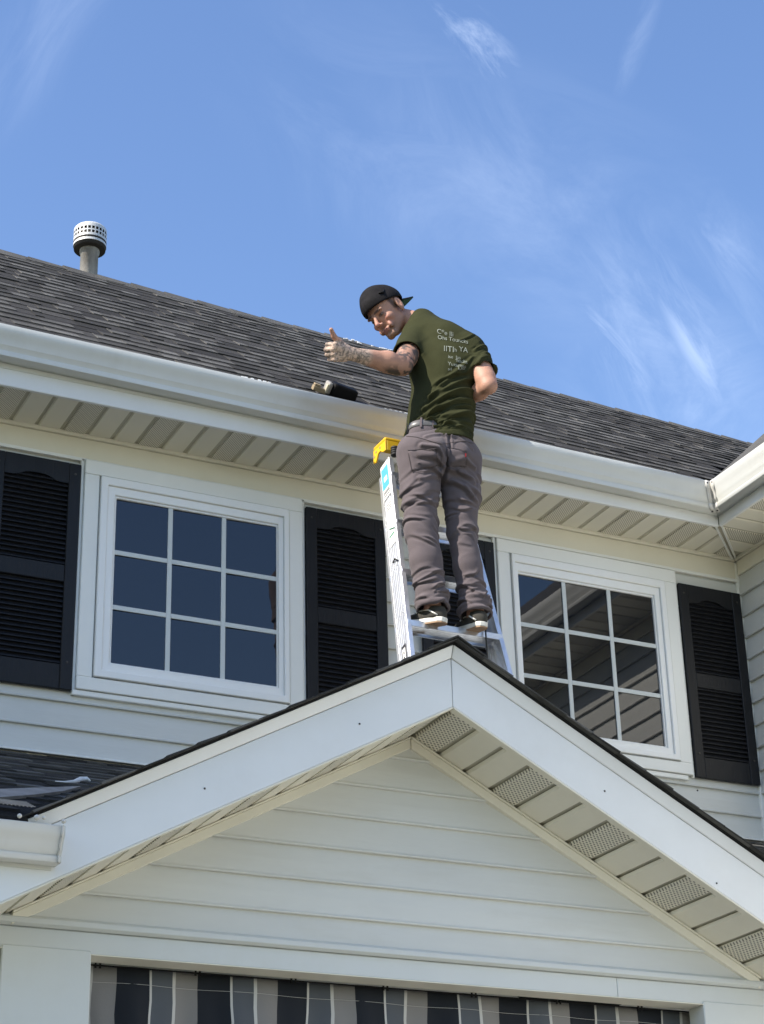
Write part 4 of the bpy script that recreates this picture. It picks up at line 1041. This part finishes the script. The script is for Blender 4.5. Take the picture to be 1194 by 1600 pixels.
def rand_creases(T, n, region, ang, ln, rr, amp, seed, mask=None):
    """short irregular folds laid at random over a region of the cloth (x, y in the garment's own frame)"""
    q = np.random.default_rng(seed); D = np.zeros(len(T)); XY = T[:, :2]
    for _ in range(n):
        c = np.array([q.uniform(*region[0]), q.uniform(*region[1])]); a = radians(q.uniform(*ang)); L = q.uniform(*ln)/2; r_ = q.uniform(*rr); A = q.uniform(*amp)
        u = np.array([cos(a), sin(a)]); d = XY-c; al = d@u; ac = d@np.array([-u[1], u[0]])-((al/L)**2)*q.uniform(-.02, .02)
        env = np.exp(-(al/L)**4); D += A*env*(np.where(ac > 0, np.exp(-(ac/(1.7*r_))**2), np.exp(-(ac/(.55*r_))**2))-.75*np.exp(-((ac+1.35*r_)/(.9*r_))**2))
    return D if mask is None else D*mask
def make_shirt():
    s = SDF((3.85, 7.45, 6.05), (4.78, 8.36, 7.18), .004)
    up = spn
    wst = pel+up*.10
    # sleeves
    eL = shL.lerp(elL, .66); eR = shR.lerp(elR, .60); dL = (elL-shL).normalized(); dR = (elR-shR).normalized()
    s.cone(shL, eL+dL*.04, .080, .079, .04); s.cone(shR, eR+dR*.04, .074, .072, .04)
    s.half(eL, dL, [eL+dL*.05], .14); s.half(eR, dR, [eR+dR*.05], .12)
    s.cone(eL-dL*.045, eL+dL*.1, .071, .072, .003, 's'); s.cone(eR-dR*.045, eR+dR*.1, .064, .065, .003, 's')
    # trunk: stacked flattened sections
    s.cone(pel+up*.04-sd*.012, pel+up*.25-sd*.004, .184, .156, .04, flat=(bkn, .70))
    s.cone(pel+up*.22, ches-up*.14, .150, .168, .05, flat=(bkn, .80))
    s.cone(ches-up*.20-sd*.045, ches-up*.05-sd*.09, .115, .085, .06); s.cone(ches-up*.20+sd*.045, ches-up*.05+sd*.09, .115, .085, .06)
    s.cone(shL-sd*-.03, ches+up*.01, .076, .09, .05); s.cone(shR-sd*.03, ches+up*.01, .074, .09, .05)
    s.cone(shL+sd*.05+up*.02, neck-up*.024, .066, .068, .05); s.cone(shR-sd*.06+up*.02, neck-up*.040+bkn*.01, .064, .070, .06)
    s.cone(ches-up*.01+bkn*.03, neck-up*.06+bkn*.015, .085, .062, .05)
    # collar: neck hole
    nd = (H(-.035, 0, -.045)-neck).normalized()
    s.half(neck+nd*.018, nd, [neck+nd*.06], .075); s.cone(neck-nd*.01, neck+nd*.12, .066, .062, .003, 's')
    # hem
    hm = pel+up*.018; hn = (-up*.97+sd*.24).normalized(); 
    s.half(hm+up*.0, hn, [hm-up*.1], .26); s.cone(hm+up*.055, hm-up*.2, .166, .170, .004, 's', flat=(bkn, .70))
    V, Q = s.mesh(); V = relax(V, Q, 1, .4); N_ = normals(V, Q); P = V
    c = lambda x, y, Y=7.6: at(x, y, Y)
    # depth-agnostic folds: use coordinates in the torso frame
    T = np.stack([(P-np.array(list(pel)))@np.array(list(q)) for q in (sd, up, bkn)], 1)
    def F2(pts, r, amp):
        d = np.min([dist_line(T*np.array([1, 1, 0]), (*pts[i], 0), (*pts[i+1], 0)) for i in range(len(pts)-1)], axis=0)
        return amp*(np.exp(-(d/r)**2)-.5*np.exp(-((d-2.2*r)/r)**2))
    D = .0022*vnoise(P*9, 1)+.0012*vnoise(P*24, 2)
    back = T[:, 2] > -.1
    for pts, r, a_ in (([(-.15, .14), (-.06, .20), (.05, .33), (.10, .46)], .011, .011), ([(-.15, .20), (-.07, .27), (.02, .40), (.05, .52)], .010, .010),
                       ([(-.15, .27), (-.09, .33), (-.03, .43), (-.01, .55)], .009, .009), ([(-.10, .11), (.02, .17), (.12, .30), (.14, .44)], .012, .009),
                       ([(-.13, .34), (-.10, .42), (-.07, .52)], .009, .008), ([(.0, .10), (.1, .16), (.16, .27)], .010, .007),
                       ([(-.16, .09), (-.06, .115), (.05, .105), (.14, .06)], .010, .010), ([(-.16, .065), (-.08, .085), (.02, .075)], .008, .008),
                       ([(.09, .66), (.05, .56), (.03, .47)], .008, .006), ([(.13, .62), (.09, .52)], .008, .006), ([(-.02, .66), (-.03, .56), (-.02, .48)], .008, .006), ([(-.07, .66), (-.08, .57)], .007, .006)):
        D += back*F2(pts, r, a_)
    D += rand_creases(T, 16, ((-.15, .02), (.08, .40)), (25, 75), (.08, .20), (.006, .011), (.004, .009), 31, T[:, 2] > -.06)
    D += rand_creases(T, 12, ((.0, .16), (.05, .38)), (35, 85), (.08, .18), (.006, .011), (.003, .007), 32, T[:, 2] > -.06)
    D += rand_creases(T, 14, ((-.16, .16), (.03, .12)), (-20, 30), (.06, .14), (.005, .009), (.004, .009), 33, T[:, 2] > -.08)
    D += rand_creases(T, 8, ((-.15, .05), (.50, .68)), (50, 110), (.05, .10), (.005, .008), (.003, .006), 34)
    low = np.clip((.12-T[:, 1])/.06, 0, 1); D += low*.004*ridge(P, up+sd*.3, 70, 5)
    dsl = np.minimum(dist_line(P, shL, eL), 9); D += np.clip((.11-dsl)/.05, 0, 1)*.0035*ridge(P, dL+sd*.8, 60, 7)
    dsr = np.minimum(dist_line(P, shR, eR), 9); D += np.clip((.10-dsr)/.05, 0, 1)*.0035*ridge(P, dR-sd*.6, 60, 9)
    D *= .15+.85*np.clip(((P-np.array(list(hm)))@-np.array(list(hn))-.012)/.04, 0, 1)
    V = V+N_*D[:, None]; V = relax(V, Q, 1, .3)
    return link('t_shirt', np_mesh('t_shirt', V, Q, 'shirt'), person), V, Q
shirt, SV, SQ = make_shirt()

def make_pants():
    s = SDF((3.88, 7.45, 5.12), (4.76, 8.25, 6.50), .004)
    up = spn; lat = (hipR-hip).normalized()
    s.cone(pel+up*.10-lat*.006, pel+up*.0, .163, .158, .03, flat=(bkn, .70))
    s.cone(pel-lat*.06, pel-lat*.06-up*.05, .115, .118, .05); s.cone(pel+lat*.055, pel+lat*.052-up*.05, .110, .106, .05)
    s.ell(pel-lat*.075-up*.045+bkn*.045, [lat, up, bkn], (.085, .09, .085), .03); s.ell(pel+lat*.075-up*.045+bkn*.045, [lat, up, bkn], (.074, .088, .080), .03)
    for q, (a, b, c) in ((-1, (hip, knL, anL)), (1, (hipR, knR, anR))):
        mth = a.lerp(b, .5)
        s.cone(a+lat*q*.012-up*.02, mth+lat*q*.006, .110, .094, .030); s.cone(mth+lat*q*.006, b, .094, .080 if q < 0 else .074, .025)
        mc = b.lerp(c, .45)+bkn*.008; wq = 1 if q < 0 else .88; s.cone(b, mc, .080*wq, .079*wq, .025); s.cone(mc, c+Vector((0, .0, .012)), .079*wq, .075*wq, .02)
        # stacked hem folds
        for i in range(3):
            z = c+Vector((.004*(-1)**i, .01*(i % 2), .045-i*.032))
            s.ell(z, [Vector((1, 0, 0)), Vector((0, 1, 0)), Vector((.06*(-1)**i, .15, 1)).normalized()], (.081+.004*(i % 2), .088, .022), .018)
        s.half(c-Vector((0, 0, .030)), (0, -.15, -1), [c-Vector((0, 0, .10))], .13); s.cone(c-Vector((0, 0, .005)), c-Vector((0, 0, .12)), .070, .074, .003, 's')
    wp = pel+up*.118; s.half(wp, up, [wp+up*.08], .2, .003)
    V, Q = s.mesh(); V = relax(V, Q, 1, .4); N_ = normals(V, Q); P = V
    T = np.stack([(P-np.array(list(pel)))@np.array(list(q)) for q in (lat, Vector((0, 0, 1)), bkn)], 1)
    D = .0022*vnoise(P*8, 1)+.0012*vnoise(P*22, 2)
    def near(c, r): return np.clip(1-np.linalg.norm(P-np.array(list(c)), axis=1)/r, 0, 1)
    lm = (np.abs((P-np.array(list(knL)))@np.array(list(lat))) < .105)
    for q, (a, b, c) in ((-1, (hip, knL, anL)), (1, (hipR, knR, anR))):
        D += near(b, .20)**.7*.0085*ridge(P, Vector((.35*q, .1, 1)), 48, 5+q) + near(b.lerp(c, .25), .13)*.006*ridge(P, Vector((-.5*q, 0, 1)), 62, 8+q)
        D += near(c+Vector((0, 0, .06)), .16)**.7*.008*ridge(P, Vector((.25*q, 0, 1)), 66, 11+q)
        D += near(a-Vector((0, 0, .15)), .16)*.0055*ridge(P, Vector((.5*q, 0, 1)), 40, 14+q)
    def F2(pts, r, amp):
        d = np.min([dist_line(T*np.array([1, 1, 0]), (*pts[i], 0), (*pts[i+1], 0)) for i in range(len(pts)-1)], axis=0)
        return (T[:, 2] > -.05)*amp*(np.exp(-(d/r)**2)-.5*np.exp(-((d-2.2*r)/r)**2))
    for pts, r, a_ in (([(-.02, -.10), (-.07, -.05), (-.14, -.03)], .009, .010), ([(-.02, -.12), (-.07, -.09), (-.15, -.08)], .009, .010), ([(-.02, -.15), (-.08, -.13), (-.15, -.12)], .009, .009),
                       ([(-.01, -.13), (-.05, -.17), (-.14, -.20)], .009, .008), ([(.02, -.10), (.08, -.08), (.15, -.10)], .009, .009), ([(.02, -.13), (.09, -.14), (.15, -.18)], .009, .009),
                       ([(.02, -.16), (.07, -.20), (.14, -.25)], .009, .008), ([(-.12, .02), (-.04, .05), (.05, .04), (.13, -.01)], .007, .005),
                       ([(0.0, .11), (0.005, 0), (0.0, -.12), (0.0, -.2)], .006, -.008)):
        D += F2(pts, r, a_)
    side = T[:, 0] < (.0 if False else 0)
    for q, (a, b, c) in ((-1, (hip, knL, anL)), (1, (hipR, knR, anR))):
        zk = b.z-pel.z; za = c.z-pel.z; x0 = (b-pel).dot(lat); x1 = (c-pel).dot(lat)
        mk = ((T[:, 0] < .5*((knL-pel).dot(lat)+(knR-pel).dot(lat))) == (q < 0)) & (T[:, 1] < -.12)
        D += rand_creases(T, 13, ((x0-.09, x0+.09), (zk-.10, zk+.13)), (-38, 38), (.06, .14), (.005, .010), (.003, .0075), 50+q, mk)
        D += rand_creases(T, 9, ((x0-.09, x0+.09), (zk+.13, zk+.30)), (-30*q-15, -30*q+20), (.08, .18), (.008, .013), (.003, .008), 60+q, mk)
        D += rand_creases(T, 14, ((x1-.09, x1+.09), (za-.02, za+.17)), (-45, 45), (.05, .12), (.005, .009), (.004, .009), 70+q, mk)
    V = V+N_*D[:, None]; V = relax(V, Q, 1, .25)
    return link('trousers', np_mesh('trousers', V, Q, 'pants'), person), V, Q, lat
pants, PV, PQ, LAT = make_pants()
def bvh_of(V, Q): return BVHTree.FromPolygons([tuple(v) for v in V], [tuple(int(i) for i in q) for q in Q])
pb = bvh_of(PV, PQ); sb = bvh_of(SV, SQ)
def project(bvh, px, py, off):
    """point on the cloth where the line of sight through a surveyed photo pixel meets it"""
    d = (RT*((px-597)/FPX)-UP*((py-800)/FPX)+fw).normalized(); h = bvh.ray_cast(CAM, d)
    if h[0] is None: return None
    n = h[1] if h[1].dot(d) < 0 else -h[1]
    return h[0]+n*off
# belt: a band round the waist with loops
up = spn; wc = pel+up*.100
def wring(t, hh, r, f=.70): return wc+(LAT*cos(t)*r+bkn*sin(t)*r*f)+up*hh
n = 48; V = []
for i in range(n):
    t = 2*pi*i/n
    for (r, hh) in ((.1715, -.018), (.1745, -.016), (.1745, .016), (.1715, .018)): V.append(wring(t, hh, r))
belt = MB().add(V, [(i*4+j, ((i+1) % n)*4+j, ((i+1) % n)*4+(j+1) % 4, i*4+(j+1) % 4) for i in range(n) for j in range(4)]).build('belt', 'belt', person, smooth=True)
V = []
for i in range(n):
    t = 2*pi*i/n
    for (r, hh) in ((.164, -.075), (.171, -.062), (.1705, -.022), (.1705, .021), (.165, .023)): V.append(wring(t, hh, r))
MB().add(V, [(i*5+j, ((i+1) % n)*5+j, ((i+1) % n)*5+j+1, i*5+j+1) for i in range(n) for j in range(4)]).build('waistband', 'pants', pants, smooth=True)
for t in (radians(165), radians(118), radians(62), radians(95)):
    p = wring(t, 0, .1775); q = (LAT*-sin(t)+bkn*cos(t)).normalized()
    MB().beam(p-up*.030, p+up*.028, q*.010, (LAT*cos(t)+bkn*sin(t))*.003).build('belt_loop', 'pants', pants)
def outline(bvh, pts, r, name, m, par, close=True, off=.001):
    q = []; pts = pts+[pts[0]] if close else pts
    for i in range(len(pts)-1):
        for k in range(8):
            t = k/8; p = project(bvh, pts[i][0]*(1-t)+pts[i+1][0]*t, pts[i][1]*(1-t)+pts[i+1][1]*t, off)
            if p: q.append(p)
    if len(q) > 2: MB().tube(q, r, 5).build(name, m, par, smooth=True)
def patch(bvh, quad, name, m, par, off=.003, n=8, sol=.002):
    V = []
    for i in range(n+1):
        for j in range(n+1):
            u, v = i/n, j/n
            x = (quad[0][0]*(1-u)+quad[1][0]*u)*(1-v)+(quad[3][0]*(1-u)+quad[2][0]*u)*v
            y = (quad[0][1]*(1-u)+quad[1][1]*u)*(1-v)+(quad[3][1]*(1-u)+quad[2][1]*u)*v
            p = project(bvh, x, y, off)
            if p is None: return
            V.append(p)
    MB().add(V, [(i*(n+1)+j, (i+1)*(n+1)+j, (i+1)*(n+1)+j+1, i*(n+1)+j+1) for i in range(n) for j in range(n)]).build(name, m, par, smooth=True, solid=sol)
patch(pb, [(638, 704), (682, 700), (684, 727), (644, 737)], 'pocket', 'pants', pants)
patch(pb, [(698, 699), (728, 705), (729, 728), (700, 730)], 'pocket', 'pants', pants)
outline(pb, [(638, 704), (682, 700), (684, 727), (664, 737), (644, 737)], .0012, 'stitching', 'seam', pants, off=.006)
outline(pb, [(698, 699), (728, 705), (729, 728), (714, 735), (700, 730)], .0012, 'stitching', 'seam', pants, off=.006)
outline(pb, [(626, 681), (650, 683), (690, 694), (725, 689), (742, 694)], .0016, 'yoke_seam', 'seam', pants, close=False, off=.002)
outline(pb, [(690, 705), (689, 730), (691, 760)], .0014, 'centre_seam', 'seam', pants, close=False, off=.002)
tp = project(pb, 727, 713, .008)
if tp: MB().beam(tp-UP*.009, tp+UP*.009, RT*.006, Bk*.002).build('tag', 'red', pants)

# shirt print: faded lettering laid onto the back of the cloth
def shirt_text(txt, px, py, size, slope, nm='print'):
    cu = bpy.data.curves.new('txt', 'FONT'); cu.body = txt; cu.size = size*.92; cu.align_x = 'LEFT'
    to = bpy.data.objects.new('txt', cu); COL.objects.link(to)
    me = bpy.data.meshes.new_from_object(to.evaluated_get(bpy.context.evaluated_depsgraph_get())); bpy.data.objects.remove(to)
    bm = bmesh.new(); bm.from_mesh(me); bmesh.ops.triangulate(bm, faces=bm.faces)
    ok = []
    for v in bm.verts:
        x, y = v.co.x, v.co.y; p = project(sb, px+x, py+x*slope-y, .0035)
        if p is None: p = None
        ok.append(p)
    dead = [v for v, p in zip(bm.verts, ok) if p is None]
    for v, p in zip(bm.verts, ok):
        if p is not None: v.co = p
    bmesh.ops.delete(bm, geom=dead, context='VERTS'); bm.to_mesh(me); bm.free()
    if len(me.polygons) == 0: return
    me.materials.clear(); me.materials.append(MT['print']); link(nm, me, shirt)
for a in (('C*e lli', 683, 521, 11, .22), ('Ohs Touncks', 684, 530, 9.5, .16), ('IITI', 693, 549, 13.5, .12), ('h', 710, 550, 9, .1), ('YA', 717, 549, 12, .2),
          ('ise  Jas', 700, 560, 8, .10), ('Yurt', 700, 571, 8.5, .14), ('hacks', 713, 566, 8.5, .16), ('cumes', 710, 573, 7.5, .10), ('ad', 700, 579, 7, 0), ('LAE', 716, 578, 7, 0)):
    shirt_text(*a)

# cap, worn backwards: crown, band, button, visor behind
def make_cap():
    s = SDF([c-.24 for c in Hc], [c+.24 for c in Hc], .0035)
    s.ell(H(-.012, 0, .045), HM, tuple(q_*HS for q_ in (.113, .092, .098)), .0)
    s.cone(H(.06, 0, .060), H(.02, 0, .085), .056, .070, .03)
    pl = H(.09, 0, .048); nrm_ = (-hu+hf*.16).normalized()
    s.half(pl, nrm_, [H(0, 0, -.03)], .16, .002)
    s.ell(H(-.012, 0, .036), HM, tuple(q_*HS for q_ in (.101, .081, .090)), .002, 's')
    s.half(pl, nrm_, [H(0, 0, -.03)], .16, .002)
    V, Q = s.mesh(); V = relax(V, Q, 1, .4); N_ = normals(V, Q)
    h = np.stack([(V-np.array(list(Hc)))@np.array(list(q)) for q in HM], 1)
    an = np.arctan2(h[:, 1], h[:, 0]+.012); seam = np.abs(((an/(pi/3)+.5) % 1)-.5)
    D = -.0022*np.exp(-(seam/.035)**2)+.0018*vnoise(V*20, 4)
    V = V+N_*D[:, None]
    cap = link('cap', np_mesh('cap', V, Q, 'capcloth'), person)
    # visor
    n = 16; Vt = []
    for i in range(n+1):
        a = radians(-68)+radians(136)*i/n
        for j in range(7):
            t = j/6; r = 1+t*(.66*cos(a*.9)**.8 if abs(a) < 1.5 else 0)
            f_ = -.012-.106*cos(a)*(1+0*t)-t*.105*cos(a*.95); l_ = .086*sin(a)*(1-.06*t); u_ = .018+.012*0-.012*t-.55*l_**2*(1.0)*4*.25+.02*abs(f_)*0
            Vt.append(H(f_, l_, u_+.004-(1.9*l_*l_)))
    MB().add(Vt, [(i*7+j, (i+1)*7+j, (i+1)*7+j+1, i*7+j+1) for i in range(n) for j in range(6)]).build('visor', 'capcloth', cap, smooth=True, solid=.004)
    nn = [p-hu*.0032 for p in Vt]
    MB().add(nn, [(i*7+j, (i+1)*7+j, (i+1)*7+j+1, i*7+j+1) for i in range(n) for j in range(6)]).build('visor_underside', 'brimgreen', cap, smooth=True, solid=.001)
    MB().lathe([(.0001, -.004), (.007, 0), (.005, .004), (.0001, .005)], H(-.012, 0, .146), 10, axis=tuple(hu)).build('button', 'capcloth', cap, smooth=True)
    # badge on the side
    MB().tube([H(.012, .080, .085), H(.035, .083, .075), H(.052, .072, .085)], .005, 6).build('badge', 'black', cap, smooth=True)
make_cap()

# shoes ---------------------------------------------------------------------
def shoe(an, yaw, zs, pitch=radians(9)):
    c, s_ = cos(yaw), sin(yaw); F_ = Vector((-s_*cos(pitch), c*cos(pitch), sin(pitch))); Lx = Vector((c, s_, 0)); U_ = Lx.cross(F_)
    o = Vector((an.x, an.y, zs-.10*sin(pitch)))
    def P(f, l, u): return o+F_*f+Lx*l+U_*u
    # outline of the sole, heel at f=-.075
    ol = [(-.085, 0), (-.080, .022), (-.060, .034), (-.01, .036), (.05, .041), (.11, .048), (.16, .045), (.19, .028), (.198, .004), (.19, -.022), (.16, -.040), (.11, -.043), (.05, -.033), (-.01, -.032), (-.06, -.032), (-.080, -.020)]
    root = MB().prism(ol, lambda p: P(p[0], p[1], .006), lambda p: P(p[0]*1.0, p[1]*1.03, .030)).build('shoe', 'sole', person, bevel=.004, seg=2)
    MB().prism([(a*.985, b*.97) for a, b in ol], lambda p: P(p[0], p[1], .0), lambda p: P(p[0], p[1], .0058)).build('outsole', 'gum', root)
    g = SDF(list(P(.06, 0, .05)-Vector((.2, .2, .09))), list(P(.06, 0, .05)+Vector((.2, .2, .12))), .004)
    ax3 = [F_, Lx, U_]
    g.ell(P(.10, .003, .034), ax3, (.090, .040, .036), .02); g.ell(P(-.035, 0, .045), ax3, (.047, .033, .045), .02); g.cone(P(-.03, 0, .04), P(.06, 0, .055), .036, .034, .02); g.cone(P(-.03, 0, .06), P(-.01, 0, .10), .038, .038, .02)
    g.half(P(0, 0, .028), -U_, [P(-.05, 0, -.02), P(.16, 0, -.02)], .1, .002); g.half(P(-.02, 0, .085), (U_+F_*.1), [P(0, 0, .14)], .1, .002)
    V, Q = g.mesh(); V = relax(V, Q, 1, .4)
    link('upper', np_mesh('upper', V, Q, 'shoe'), root)
    bv = bvh_of(V, Q)
    for sg in (-1, 1):       # pale side stripe
        pts = []
        for k in range(12):
            t = k/11; f = -.060+.15*t; u = .036+.030*sin(t*pi*.85)+.010*t
            h = bv.ray_cast(P(f, sg*.12, u), Lx*-sg)
            if h[0]: pts.append(h[0]+Lx*sg*.0012)
        if len(pts) > 3: MB().tube(pts, .0042, 5).build('stripe', 'sole', root, smooth=True)
shoe(anL+Vector((0, .015, 0)), radians(22), 5.247)
shoe(anR+Vector((0, .015, 0)), radians(4), 5.247)
